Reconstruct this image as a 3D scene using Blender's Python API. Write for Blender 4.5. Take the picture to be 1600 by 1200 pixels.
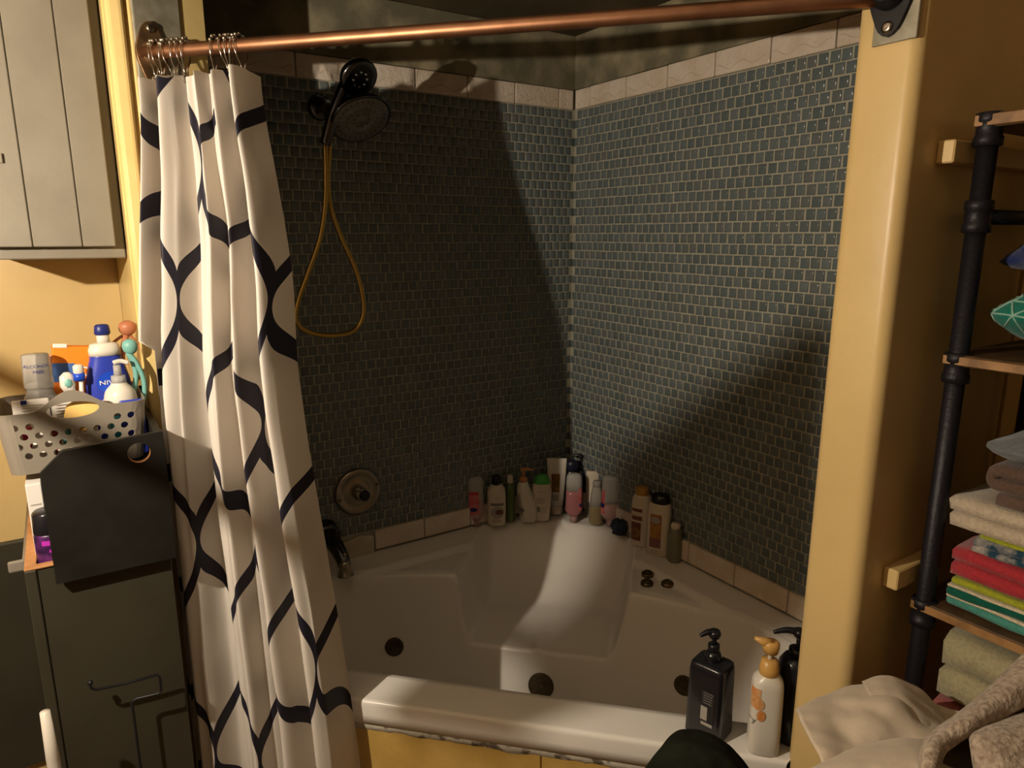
import bpy, bmesh, math, random
from mathutils import Vector, Matrix, noise
random.seed(7)
R2 = math.sqrt(2.0)
for o in list(bpy.data.objects): bpy.data.objects.remove(o)
scene = bpy.context.scene
COL = scene.collection

# ------------------------------------------------------------------ camera
CAM = Vector((-1.3488, -1.7321, 1.488))
YAW, PITCH, FPX = 0.5764, 0.2121, 1083.25
FW = Vector((math.sin(YAW)*math.cos(PITCH), math.cos(YAW)*math.cos(PITCH), -math.sin(PITCH)))
RT = FW.cross(Vector((0, 0, 1))).normalized()
UP = RT.cross(FW)
cd = bpy.data.cameras.new('camera'); cd.sensor_width = 36; cd.lens = 36*FPX/1600; cd.clip_start = .02
cam = bpy.data.objects.new('camera', cd); COL.objects.link(cam)
m3 = Matrix((RT, UP, -FW)).transposed()
cam.matrix_world = Matrix.Translation(CAM) @ m3.to_4x4()
scene.camera = cam

# ------------------------------------------------------------------ world, lamp, exposure
w = bpy.data.worlds.new('world'); scene.world = w; w.use_nodes = True
w.node_tree.nodes['Background'].inputs[0].default_value = (1, .80, .55, 1)
w.node_tree.nodes['Background'].inputs[1].default_value = .035
LAMP = Vector((-1.796, -.977, 1.60)); LAMP_R = .0075; LAMP_STRENGTH = 17800      # bulb built with its wall arm below
vs = scene.view_settings
vs.view_transform = 'Standard'; vs.look = 'None'; vs.gamma = 1; vs.use_curve_mapping = False; vs.exposure = 0.45

# ------------------------------------------------------------------ geometry helpers
def ray(x, y): return FW + RT*((x-800)/FPX) + UP*((600-y)/FPX)
def onz(x, y, z): d = ray(x, y); return CAM + d*((z-CAM.z)/d.z)
def ony(x, y, Y): d = ray(x, y); return CAM + d*((Y-CAM.y)/d.y)
def onx(x, y, X): d = ray(x, y); return CAM + d*((X-CAM.x)/d.x)
def dep(x, y, t): return CAM + ray(x, y)*t
def SN(s, n, z): return Vector(((s+n)/R2, (n-s)/R2, z))          # diagonal opening: s along it, n towards the corner
def lerp(a, b, t): return a+(b-a)*t
def ss(a, b, x):
    t = max(0., min(1., (x-a)/(b-a))); return t*t*(3-2*t)

def obj(name, data, parent=None, loc=None):
    o = bpy.data.objects.new(name, data); COL.objects.link(o)
    if parent: o.parent = parent
    if loc is not None: o.location = loc
    return o
def mesh(name, V, F, mat, parent=None, smooth=False, uv=None, loc=None, midx=None):
    me = bpy.data.meshes.new(name); me.from_pydata([tuple(v) for v in V], [], F)
    for m in (mat if isinstance(mat, (list, tuple)) else [mat]): me.materials.append(m)
    if midx: me.polygons.foreach_set('material_index', midx)
    if smooth: me.polygons.foreach_set('use_smooth', [True]*len(me.polygons))
    if uv:
        l = me.uv_layers.new(name='UVMap')
        for p in me.polygons:
            for li in p.loop_indices: l.data[li].uv = uv[me.loops[li].vertex_index]
    me.update()
    return obj(name, me, parent, loc)
def from_bm(name, bm, mat, parent=None, smooth=False, loc=None):
    me = bpy.data.meshes.new(name); bm.normal_update(); bm.to_mesh(me); bm.free()
    for m in (mat if isinstance(mat, (list, tuple)) else [mat]): me.materials.append(m)
    if smooth: me.polygons.foreach_set('use_smooth', [True]*len(me.polygons))
    return obj(name, me, parent, loc)
def box_bm(x0, x1, y0, y1, z0, z1, bev=0, seg=1):
    bm = bmesh.new(); bmesh.ops.create_cube(bm, size=1)
    for v in bm.verts:
        v.co = Vector((lerp(x0, x1, v.co.x+.5), lerp(y0, y1, v.co.y+.5), lerp(z0, z1, v.co.z+.5)))
    if bev: bmesh.ops.bevel(bm, geom=list(bm.edges), offset=bev, segments=seg, affect='EDGES', profile=.5)
    return bm
def box(name, x0, x1, y0, y1, z0, z1, mat, parent=None, bev=0.002, seg=1, smooth=False, loc=None):
    return from_bm(name, box_bm(x0, x1, y0, y1, z0, z1, bev, seg), mat, parent, smooth, loc)
def tag(o, label, cat=None, group=None, kind=None):
    if label: o['label'] = label
    if cat: o['category'] = cat
    if group: o['group'] = group
    if kind: o['kind'] = kind
    return o
def thing(name, label, cat, loc=(0, 0, 0), rotz=0, group=None):
    o = obj(name, None, None, loc); o.rotation_euler = (0, 0, rotz); o.empty_display_size = .02
    return tag(o, label, cat, group)
def tube(name, pts, r, mat, parent=None, seg=10, closed=False, taper=None, caps=True):
    pts = [Vector(p) for p in pts]; n = len(pts); V = []; F = []
    t0 = (pts[1]-pts[0]).normalized(); a = t0.orthogonal().normalized()
    for i, p in enumerate(pts):
        if closed: t = (pts[(i+1) % n]-pts[i-1]).normalized()
        else: t = (pts[min(i+1, n-1)]-pts[max(i-1, 0)]).normalized()
        a = (a - t*a.dot(t)).normalized(); b = t.cross(a)
        rr = r*(taper[i] if taper else 1)
        for k in range(seg):
            th = 2*math.pi*k/seg; V.append(p + a*math.cos(th)*rr + b*math.sin(th)*rr)
    m = n if closed else n-1
    for i in range(m):
        for k in range(seg):
            i2 = (i+1) % n; k2 = (k+1) % seg
            F.append((i*seg+k, i*seg+k2, i2*seg+k2, i2*seg+k))
    if caps and not closed:
        F.append(tuple(range(seg-1, -1, -1))); F.append(tuple((n-1)*seg+k for k in range(seg)))
    return mesh(name, V, F, mat, parent, True)
def catmull(P, n=8, closed=False):
    P = [Vector(p) for p in P]; out = []; m = len(P)
    for i in range(m if closed else m-1):
        if closed: p0, p1, p2, p3 = P[i-1], P[i], P[(i+1) % m], P[(i+2) % m]
        else: p0, p1, p2, p3 = P[max(i-1, 0)], P[i], P[i+1], P[min(i+2, m-1)]
        for k in range(n):
            t = k/n
            out.append(.5*((2*p1)+(p2-p0)*t+(2*p0-5*p1+4*p2-p3)*t*t+(3*p1-p0-3*p2+p3)*t**3))
    if not closed: out.append(P[-1])
    return out
def lathe(name, prof, mat, parent=None, seg=28, loc=None, axis=None, smooth=True):
    """prof (r, h) turned about local z; axis turns z to that direction"""
    V = []; F = []; n = len(prof)
    for r, h in prof:
        for k in range(seg):
            th = 2*math.pi*k/seg; V.append(Vector((max(r, 1e-5)*math.cos(th), max(r, 1e-5)*math.sin(th), h)))
    for i in range(n-1):
        for k in range(seg):
            k2 = (k+1) % seg; F.append((i*seg+k, i*seg+k2, (i+1)*seg+k2, (i+1)*seg+k))
    F.append(tuple(range(seg-1, -1, -1))); F.append(tuple((n-1)*seg+k for k in range(seg)))
    if axis is not None:
        q = Vector((0, 0, 1)).rotation_difference(Vector(axis)); V = [q @ v for v in V]
    if loc is not None: V = [v+Vector(loc) for v in V]
    return mesh(name, V, F, mat, parent, smooth)
def cutout(name, outline, holes, thick, mat, xf, parent=None, slices=None):
    """flat sheet with holes; outline / holes are 2-D point lists; xf maps (u, v, w) to a point"""
    cu = bpy.data.curves.new('tmp', 'CURVE'); cu.dimensions = '2D'; cu.fill_mode = 'BOTH'; cu.extrude = thick*50
    for L in [outline]+holes:
        sp = cu.splines.new('POLY'); sp.points.add(len(L)-1); sp.use_cyclic_u = True
        for p, q in zip(sp.points, L): p.co = (q[0]*100, q[1]*100, 0, 1)
    to = bpy.data.objects.new('tmp', cu); COL.objects.link(to)
    dg = bpy.context.evaluated_depsgraph_get(); dg.update()
    me = bpy.data.meshes.new_from_object(to.evaluated_get(dg))
    bpy.data.objects.remove(to); bpy.data.curves.remove(cu)
    bm = bmesh.new(); bm.from_mesh(me); bpy.data.meshes.remove(me)
    for v in bm.verts: v.co *= .01
    for u in (slices or []):
        bmesh.ops.bisect_plane(bm, geom=bm.verts[:]+bm.edges[:]+bm.faces[:], plane_co=(u, 0, 0), plane_no=(1, 0, 0))
    bmesh.ops.remove_doubles(bm, verts=bm.verts, dist=1e-6)
    for v in bm.verts: v.co = Vector(xf(v.co.x, v.co.y, v.co.z))
    bmesh.ops.recalc_face_normals(bm, faces=bm.faces)
    for f in bm.faces: f.material_index = 0
    return from_bm(name, bm, mat, parent)
def circ(cx, cy, r, n=20, ry=None):
    ry = ry or r
    return [(cx+r*math.cos(2*math.pi*k/n), cy+ry*math.sin(2*math.pi*k/n)) for k in range(n)]
def text_geo(s, size):
    cu = bpy.data.curves.new('tmp', 'FONT'); cu.body = s; cu.size = size; cu.align_x = 'CENTER'; cu.align_y = 'CENTER'; cu.resolution_u = 3
    to = bpy.data.objects.new('tmp', cu); COL.objects.link(to)
    dg = bpy.context.evaluated_depsgraph_get(); dg.update()
    me = bpy.data.meshes.new_from_object(to.evaluated_get(dg))
    V = [v.co.copy() for v in me.vertices]; F = [tuple(p.vertices) for p in me.polygons]
    bpy.data.objects.remove(to); bpy.data.curves.remove(cu); bpy.data.meshes.remove(me)
    return V, F

# ------------------------------------------------------------------ materials
def mat(name, col, rough=.5, metal=0, spec=.5, noise_amt=0, noise_scale=20, col2=None, bump=0, bump_scale=80, trans=0, alpha=1, coat=0, sheen=0, ior=1.45, ramp=(.4, .65)):
    m = bpy.data.materials.new(name); m.use_nodes = True; nt = m.node_tree; b = nt.nodes['Principled BSDF']
    b.inputs['Base Color'].default_value = (*col, 1); b.inputs['Roughness'].default_value = rough; b.inputs['Metallic'].default_value = metal
    b.inputs['Specular IOR Level'].default_value = spec; b.inputs['Transmission Weight'].default_value = trans; b.inputs['Alpha'].default_value = alpha
    b.inputs['Coat Weight'].default_value = coat; b.inputs['Sheen Weight'].default_value = sheen; b.inputs['IOR'].default_value = ior
    tc = nt.nodes.new('ShaderNodeTexCoord')
    if col2 is not None:
        nz = nt.nodes.new('ShaderNodeTexNoise'); nz.inputs['Scale'].default_value = noise_scale; nz.inputs['Detail'].default_value = 6
        rp = nt.nodes.new('ShaderNodeValToRGB'); rp.color_ramp.elements[0].color = (*col, 1); rp.color_ramp.elements[1].color = (*col2, 1)
        rp.color_ramp.elements[0].position, rp.color_ramp.elements[1].position = ramp
        nt.links.new(tc.outputs['Object'], nz.inputs['Vector']); nt.links.new(nz.outputs['Fac'], rp.inputs['Fac']); nt.links.new(rp.outputs['Color'], b.inputs['Base Color'])
    if bump:
        nb = nt.nodes.new('ShaderNodeTexNoise'); nb.inputs['Scale'].default_value = bump_scale; nb.inputs['Detail'].default_value = 4
        bp = nt.nodes.new('ShaderNodeBump'); bp.inputs['Strength'].default_value = bump; bp.inputs['Distance'].default_value = .004
        nt.links.new(tc.outputs['Object'], nb.inputs['Vector']); nt.links.new(nb.outputs['Fac'], bp.inputs['Height']); nt.links.new(bp.outputs['Normal'], b.inputs['Normal'])
    return m
M = {}
M['yellow'] = mat('yellow_paint', (.64, .46, .20), .38, bump=.12, bump_scale=60, col2=(.585, .415, .18), noise_scale=6)
M['yellow_pale'] = mat('pale_yellow_trim_paint', (.74, .56, .24), .32, bump=.1, bump_scale=40, col2=(.66, .48, .19), noise_scale=9)
M['skirt'] = mat('peeling_yellow_paint', (.55, .36, .10), .45, bump=.5, bump_scale=22, col2=(.46, .29, .07), noise_scale=11)
M['room_dark'] = mat('brown_room_paint', (.16, .10, .045), .6)
M['room_ceiling'] = mat('cream_ceiling_paint', (.62, .56, .46), .7)
M['grout'] = mat('grout', (.37, .355, .28), .75, bump=.3, bump_scale=200, col2=(.30, .29, .23), noise_scale=30)
MOS = [mat('glass_mosaic', c, .16, spec=.55) for c in ((.125, .152, .158), (.113, .138, .142), (.136, .160, .164), (.106, .130, .133), (.130, .144, .144))]
M['listello'] = mat('cream_glazed_relief_tile', (.68, .58, .49), .22, bump=.7, bump_scale=85, col2=(.60, .49, .38), noise_scale=18)
M['board'] = mat('stained_grey_band', (.14, .125, .08), .55, bump=.25, bump_scale=40, col2=(.33, .28, .18), noise_scale=9, ramp=(.45, .66))
M['ceil_dark'] = mat('dark_stained_plywood', (.06, .045, .022), .6, bump=.2, bump_scale=30, col2=(.10, .075, .035), noise_scale=5)
M['tub'] = mat('white_acrylic', (.78, .74, .69), .24, spec=.45)
M['nickel'] = mat('brushed_nickel', (.36, .32, .26), .30, metal=1)
M['bronze'] = mat('tarnished_brass', (.23, .17, .09), .38, metal=1, col2=(.12, .09, .05), noise_scale=60)
M['jet'] = mat('discoloured_jet_plastic', (.085, .06, .032), .6, spec=.2, col2=(.055, .04, .022), noise_scale=80)
M['chrome'] = mat('chrome', (.60, .56, .50), .12, metal=1)
M['darkchrome'] = mat('dark_chrome', (.10, .10, .105), .22, metal=1)
M['spray_face'] = mat('grey_spray_face', (.16, .16, .15), .35)
M['hose'] = mat('brass_hose', (.52, .35, .10), .32, metal=1)
M['copper'] = mat('copper_pipe', (.36, .18, .10), .46, metal=1, col2=(.27, .13, .07), noise_scale=20)
M['flange'] = mat('aged_copper_flange', (.30, .18, .09), .45, metal=.8, col2=(.16, .10, .05), noise_scale=40)
M['black_metal'] = mat('black_metal', (.012, .012, .014), .42, metal=.3)
M['pipe'] = mat('black_iron_pipe', (.014, .013, .017), .48, metal=.4, bump=.2, bump_scale=200)
M['plate'] = mat('galvanised_plate', (.34, .31, .24), .5, metal=.2, col2=(.22, .20, .14), noise_scale=35)
M['grey_paint'] = mat('grey_painted_wood', (.215, .19, .145), .5, bump=.12, bump_scale=50, col2=(.19, .165, .125), noise_scale=14)
M['char'] = mat('charcoal_painted_wood', (.040, .036, .022), .5, bump=.1, bump_scale=60, col2=(.034, .030, .019), noise_scale=9)
M['black_wood'] = mat('black_painted_board', (.009, .0085, .007), .42, col2=(.014, .013, .011), noise_scale=22)
M['raw_wood'] = mat('raw_wood_edge', (.48, .23, .09), .6, col2=(.38, .17, .06), noise_scale=40)
M['shelf_wood'] = mat('dark_shelf_wood', (.10, .055, .022), .5, col2=(.06, .03, .012), noise_scale=25)
M['shelf_edge'] = mat('worn_shelf_edge', (.34, .18, .065), .55, col2=(.18, .09, .03), noise_scale=30)
M['grey_plastic'] = mat('taupe_plastic', (.235, .205, .165), .42)
M['terrazzo'] = mat('speckled_white_stone', (.55, .50, .45), .4, col2=(.35, .31, .27), noise_scale=120, ramp=(.55, .7))
M['caulk'] = mat('dirty_caulk', (.42, .38, .31), .7, bump=.6, bump_scale=60, col2=(.10, .08, .055), noise_scale=38, ramp=(.52, .60))
M['plaster'] = mat('exposed_plaster', (.62, .56, .45), .75, bump=.4, bump_scale=50, col2=(.48, .41, .29), noise_scale=24)
M['white_plastic'] = mat('white_plastic', (.66, .61, .53), .3)
M['cream_plastic'] = mat('cream_plastic', (.62, .54, .43), .32)
M['black_plastic'] = mat('black_plastic', (.010, .010, .013), .22)
M['navy_plastic'] = mat('navy_plastic', (.012, .012, .03), .35)
M['green_cap'] = mat('green_plastic', (.06, .34, .045), .35)
M['gold_cap'] = mat('mustard_plastic', (.42, .21, .03), .35)
M['amber_pump'] = mat('amber_plastic', (.56, .32, .09), .35)
M['orange_pump'] = mat('orange_plastic', (.52, .22, .08), .4)
M['olive_bottle'] = mat('green_translucent_plastic', (.09, .125, .04), .3)
M['grey_olive'] = mat('grey_green_can', (.20, .20, .14), .35, metal=.2)
M['clear'] = mat('frosted_clear_plastic', (.52, .50, .47), .30, trans=.35, ior=1.3)
M['clear_pink'] = mat('pink_translucent_plastic', (.56, .34, .33), .30, trans=.3, ior=1.3)
M['pink_liquid'] = mat('pink_liquid_bottle', (.42, .17, .17), .22, trans=.2, ior=1.3)
M['amber_liquid'] = mat('pale_amber_liquid', (.36, .28, .15), .28, trans=.25, ior=1.3)
M['clear_grey'] = mat('clear_plastic', (.55, .53, .50), .12, trans=.75, ior=1.2)
M['lab_pink'] = mat('pink_label', (.62, .20, .20), .4, col2=(.50, .05, .07), noise_scale=45)
M['lab_red'] = mat('red_label', (.45, .03, .05), .4)
M['lab_gold'] = mat('gold_brown_label', (.30, .15, .03), .4, col2=(.11, .05, .012), noise_scale=50)
M['lab_brown'] = mat('brown_label', (.20, .055, .025), .4, col2=(.07, .03, .02), noise_scale=60)
M['lab_choc'] = mat('chocolate_band', (.17, .05, .035), .4)
M['lab_purple'] = mat('mauve_label', (.22, .09, .09), .4)
M['lab_food'] = mat('fruit_print', (.48, .22, .05), .4, col2=(.20, .07, .05), noise_scale=70)
M['lab_grey'] = mat('grey_print', (.20, .19, .17), .4)
M['lab_lightgrey'] = mat('pale_grey_print', (.36, .33, .29), .4)
M['lab_blue'] = mat('blue_print', (.012, .02, .15), .4)
M['lab_flower'] = mat('orange_blossom_print', (.58, .20, .04), .4, col2=(.62, .42, .22), noise_scale=70)
M['loofah'] = mat('dark_blue_mesh', (.012, .022, .055), .7, col2=(.03, .045, .09), noise_scale=120, bump=.8, bump_scale=160)
M['blue_plastic'] = mat('royal_blue_plastic', (.025, .045, .36), .30, coat=.2)
M['nivea_disc'] = mat('bright_blue_disc', (.01, .06, .50), .35)
M['white_print'] = mat('white_print', (.80, .78, .74), .4)
M['orange_box'] = mat('orange_card', (.85, .22, .012), .5)
M['box_blue'] = mat('blue_card_print', (.05, .12, .34), .5)
M['teal'] = mat('teal_plastic', (.17, .40, .36), .4)
M['teal_dark'] = mat('dark_teal_plastic', (.07, .20, .18), .4)
M['peach'] = mat('copper_pink_plastic', (.42, .155, .075), .45)
M['paper'] = mat('white_paper_packet', (.70, .66, .62), .5)
M['yellow_sponge'] = mat('yellow_pad', (.78, .52, .16), .7)
M['cyan_lab'] = mat('cyan_label', (.03, .30, .40), .4)
M['purple'] = mat('purple_print', (.10, .018, .13), .35, col2=(.015, .006, .03), noise_scale=50)
M['maroon'] = mat('maroon_plastic', (.16, .02, .03), .4)
M['dkgreen'] = mat('dark_green_plastic', (.01, .07, .035), .4)
M['skin_print'] = mat('brown_print', (.25, .11, .06), .5, col2=(.04, .02, .02), noise_scale=40)
M['lime'] = mat('pale_lime_plastic', (.50, .52, .22), .5)
def cloth(name, c, c2=None, sc=200, bump=.5, bs=350, sh=.2): return mat(name, c, .95, spec=.1, sheen=sh, bump=bump, bump_scale=bs, col2=c2 or tuple(x*.8 for x in c), noise_scale=sc)
M['t_cream'] = cloth('cream_terry', (.52, .43, .32)); M['t_brown'] = cloth('brown_terry', (.12, .075, .055)); M['t_red'] = cloth('red_terry', (.40, .035, .045))
M['t_green'] = cloth('lime_terry', (.35, .38, .03)); M['t_dgreen'] = cloth('deep_green_terry', (.006, .10, .065)); M['t_teal'] = cloth('teal_terry', (.07, .27, .22))
M['t_ivory'] = cloth('ivory_terry', (.62, .54, .38)); M['t_navy'] = cloth('navy_floral_terry', (.015, .05, .085), (.45, .40, .34), 45); M['t_dark'] = cloth('dark_slate_terry', (.03, .045, .05))
M['t_olive'] = cloth('beige_knit', (.36, .32, .19)); M['t_pink'] = cloth('dusty_pink_terry', (.30, .09, .085)); M['pil_grey'] = cloth('grey_blue_cotton', (.15, .165, .18), bump=.2)
M['pil_teal'] = cloth('teal_cotton', (.010, .17, .125), bump=.2); M['pil_line'] = cloth('pale_teal_print', (.28, .48, .40), bump=.2); M['blue_cloth'] = cloth('deep_blue_fabric', (.008, .022, .12), bump=.3)
M['khaki'] = cloth('khaki_cotton', (.54, .45, .35), (.48, .40, .30), 30, .15, 500); M['khaki_dk'] = cloth('khaki_hem', (.34, .28, .20), None, 30, .15, 500)
M['fleece'] = cloth('speckled_beige_fleece', (.47, .38, .29), (.27, .20, .145), 130, .9, 150); M['lining'] = cloth('brown_coat_lining', (.10, .07, .045), None, 40, .2)
M['dkgreen_cloth'] = cloth('dark_olive_cotton', (.012, .013, .008), None, 40, .2, 300, 0)
def bulb_mat():
    m = bpy.data.materials.new('glowing_bulb'); m.use_nodes = True; b = m.node_tree.nodes['Principled BSDF']
    b.inputs['Emission Color'].default_value = (1, .86, .67, 1); b.inputs['Emission Strength'].default_value = LAMP_STRENGTH; return m
M['bulb'] = bulb_mat()

def curtain_mat():
    m = bpy.data.materials.new('white_polyester_with_navy_ogee'); m.use_nodes = True; nt = m.node_tree; b = nt.nodes['Principled BSDF']
    uvn = nt.nodes.new('ShaderNodeUVMap'); sp = nt.nodes.new('ShaderNodeSeparateXYZ'); nt.links.new(uvn.outputs[0], sp.inputs[0])
    def mt(op, a, c=None):
        n = nt.nodes.new('ShaderNodeMath'); n.operation = op
        for i, v in enumerate((a, c)):
            if v is None: continue
            if isinstance(v, (int, float)): n.inputs[i].default_value = v
            else: nt.links.new(v, n.inputs[i])
        return n.outputs[0]
    Wp, Hp = CURT_W, CURT_H
    x = mt('DIVIDE', sp.outputs[0], Wp); v = mt('DIVIDE', sp.outputs[1], Hp)
    xf = mt('ABSOLUTE', mt('SUBTRACT', mt('FRACT', mt('ADD', x, .5)), .5))
    ph = mt('MULTIPLY', v, 2*math.pi); c = mt('COSINE', ph)
    # sharpened cosine gives the pointed ogee
    c3 = mt('MULTIPLY', mt('MULTIPLY', c, c), c)
    sh = mt('ADD', mt('MULTIPLY', c, 1.28), mt('MULTIPLY', c3, -.28))
    path = mt('ADD', .25, mt('MULTIPLY', sh, .25))
    d = mt('ABSOLUTE', mt('SUBTRACT', xf, path))
    sn = mt('ABSOLUTE', mt('SINE', ph))
    th = mt('ADD', .012, mt('MULTIPLY', mt('MULTIPLY', sn, sn), .062))
    msk = mt('LESS_THAN', d, th)
    mix = nt.nodes.new('ShaderNodeMix'); mix.data_type = 'RGBA'
    nt.links.new(msk, mix.inputs[0]); mix.inputs[6].default_value = (.80, .74, .67, 1); mix.inputs[7].default_value = (.022, .020, .034, 1)
    nt.links.new(mix.outputs[2], b.inputs['Base Color']); b.inputs['Roughness'].default_value = .55; b.inputs['Specular IOR Level'].default_value = .3
    # thin fabric lets a little light through
    tr = nt.nodes.new('ShaderNodeBsdfTranslucent'); nt.links.new(mix.outputs[2], tr.inputs[0])
    ms = nt.nodes.new('ShaderNodeMixShader'); ms.inputs[0].default_value = .25
    out = nt.nodes['Material Output']; nt.links.new(b.outputs[0], ms.inputs[1]); nt.links.new(tr.outputs[0], ms.inputs[2]); nt.links.new(ms.outputs[0], out.inputs[0])
    return m
CURT_W, CURT_H = .34, .43

# ------------------------------------------------------------------ the room shell
RIM = .615; ZB = .68; ZT = 1.847; ZBT = 1.902; ZC = 2.05
def struct(name, o): o.name = name; o['kind'] = 'structure'; return o
wl = struct('wall_left', box('wall_left', -1.2375, .06, 0, .06, 0, ZC+.02, M['grout'], bev=0)); tag(wl, 'tiled shower wall behind the shower head')
wr = struct('wall_right', box('wall_right', 0, .06, -1.125, -.0005, 0, ZC+.02, M['grout'], bev=0)); tag(wr, 'tiled shower wall on the right of the tub corner')
struct('wall_yellow', box('wall_yellow', -2.10, -1.238, 0, .06, 0, 2.42, M['yellow'], bev=0))
struct('wall_vanity', box('wall_vanity', -2.16, -2.1005, -3.2, .06, 0, 2.42, M['room_dark'], bev=0))
struct('wall_behind', box('wall_behind', -2.1, .50, -3.26, -3.2005, 0, 2.42, M['room_dark'], bev=0))
struct('wall_alcove', box('wall_alcove', .36, .42, -3.2, -1.12, 0, 2.42, M['yellow'], bev=0))
struct('floor', box('floor', -2.16, .50, -3.26, .06, -.05, -.0005, mat('brown_floor', (.25, .15, .06), .5, col2=(.20, .12, .05), noise_scale=10), bev=0))
struct('ceiling', box('ceiling', -2.16, .50, -3.26, .06, 2.4205, 2.47, M['room_ceiling'], bev=0))
cs = [SN(-1.0, -1.16, 0), SN(1.0, -1.16, 0), Vector((.06, .06, 0))]
V = [Vector((-1.30, .0, ZC)), Vector((-1.30, -.34, ZC)), Vector((-.43, -1.215, ZC)), Vector((.06, -1.215, ZC)), Vector((.06, 0, ZC))]
V += [v+Vector((0, 0, .05)) for v in V]
soff = struct('ceiling_soffit', mesh('ceiling_soffit', V, [(0, 1, 2, 3, 4), (9, 8, 7, 6, 5), (0, 5, 6, 1), (1, 6, 7, 2), (2, 7, 8, 3), (3, 8, 9, 4), (4, 9, 5, 0)], M['ceil_dark']))
# loose batten joint across the soffit
tube('batten', [(-1.05, -.02, ZC-.004), (-.35, -.62, ZC-.004)], .008, M['ceil_dark'], soff, 6)
# flat bands over the border tiles
b1 = box('band_board', -1.2, -.0005, -.012, -.0002, ZBT+.001, ZC-.001, M['board'], wl, .001)
b2 = box('band_board', -.012, -.0002, -1.12, -.0125, ZBT+.001, ZC-.001, M['board'], wr, .001)

# mosaic tiles
PIT = .02537; TS = .0222; NROW = 46
def tile_geo(wd, ht, prj=.004, ch=.0032):
    # pillow tile on plane u,v with depth d
    a, b = wd/2, ht/2
    V = [(-a, -b, 0), (a, -b, 0), (a, b, 0), (-a, b, 0), (-a, -b, prj*.55), (a, -b, prj*.55), (a, b, prj*.55), (-a, b, prj*.55),
         (-a+ch, -b+ch, prj), (a-ch, -b+ch, prj), (a-ch, b-ch, prj), (-a+ch, b-ch, prj)]
    F = [(8, 9, 10, 11)]
    for i in range(4):
        j = (i+1) % 4; F += [(i, j, j+4, i+4), (i+4, j+4, j+8, i+8)]
    return V, F
def tiles(wall, ex, length, name, left):
    TV, TF = tile_geo(.0206, .0218, .0024, .0028)
    def P(u, v, d): return Vector((-u, -d, v)) if left else Vector((-d, -u, v))
    shared = []
    for m in MOS:
        me = bpy.data.meshes.new('mosaic_tile'); me.from_pydata([tuple(P(*q)) for q in TV], [], [f if not left else f[::-1] for f in TF]); me.materials.append(m)
        for pz in me.polygons: pz.use_smooth = True
        shared.append(me)
    L = []
    for r in range(NROW):
        v = ZB + (r+.5)*PIT
        off = (r % 2)*PIT*.5 + random.uniform(-.003, .003)
        k = -1
        while True:
            u = off + (k+.5)*PIT; k += 1
            if u < TS*.25: continue
            if u > length-TS/2: break
            u2 = u+random.uniform(-.0008, .0008); v2 = v+random.uniform(-.0006, .0006)
            p = P(u2, v2, 0)
            if (p-Vector((0, 0, 0))).length == 0: continue
            q = p-CAM; dz = q.dot(FW)
            px = 800+FPX*q.dot(RT)/dz; py = 600-FPX*q.dot(UP)/dz
            nrm = abs(q.y if left else q.x)/q.length
            vis = (470 < px < 890) if left else (900 < px < 1335 and px < 1338-(py-40)*.098)
            if left and py > 700 and px > 720: vis = False
            if left and 480 < px < 620 and py < 240: vis = False
            L.append((-(nrm/dz**2) if vis else 1, u2, v2))
    L.sort()
    for (sc, u, v) in L[:300]:
        obj('mosaic_tile', random.choice(shared), wall, P(u, v, 0))
    V = []; F = []; mi = []
    for (sc, u, v) in L[300:]:
        c = P(u, v, 0); b = len(V); k = random.randrange(len(MOS))
        du = min(1, u/(TS/2))
        for q in TV: 
            pp = c+P(*q)
            if left: pp.x = min(pp.x, -.001)
            else: pp.y = min(pp.y, -.001)
            V.append(pp)
        for f in TF: F.append(tuple(b+i for i in (f if not left else f[::-1]))); mi.append(k)
    o = mesh('mosaic_tile_field', V, F, MOS, wall, True, midx=mi); o['kind'] = 'stuff'
tiles(wl, 0, 1.15, 'mosaic', True)
tiles(wr, 0, 1.08, 'mosaic', False)
def strip_tiles(wall, left, z0, z1, u_edges, prj, name):
    for i in range(len(u_edges)-1):
        a, b = u_edges[i]+.0012, u_edges[i+1]-.0012
        if b-a < .006: continue
        dz = random.uniform(-.0007, .0007)
        if left: bm = box_bm(-b, -a, -prj, -.0003, z0+dz, z1+dz, .003, 2)
        else: bm = box_bm(-prj, -.0003, -b, -a, z0+dz, z1+dz, .003, 2)
        from_bm(name, bm, M['listello'], wall, False)
        # raised swag along the lower third of each border tile
        if name == 'border_tile':
            pts = []
            for k in range(33):
                t = k/32; u = lerp(a+.008, b-.008, t); zz = z0+.016+.006*math.cos(t*math.pi*4)
                pts.append((-u, -prj-.0002, zz) if left else (-prj-.0002, -u, zz))
            tube('relief', pts, .0013, M['listello'], None, 5).parent = wall
eL = [.013]+[.0663+.1524*i for i in range(8)]; eR = [.013]+[.0805+.1524*i for i in range(8) if .0805+.1524*i < 1.12]+[1.118]
strip_tiles(wl, True, ZT+.001, ZBT, eL, .011, 'border_tile'); strip_tiles(wr, False, ZT+.001, ZBT, eR, .011, 'border_tile')
eLb = [.012]+[.5322-.1537*i for i in (3, 2, 1, 0)]+[.5322+.1537]; eRb = [.012]+[.5401+.1537*i for i in range(-3, 4)]+[1.118]
strip_tiles(wl, True, RIM+.008, ZB-.001, eLb, .010, 'base_tile'); strip_tiles(wr, False, RIM+.008, ZB-.001, eRb, .010, 'base_tile')
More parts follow.
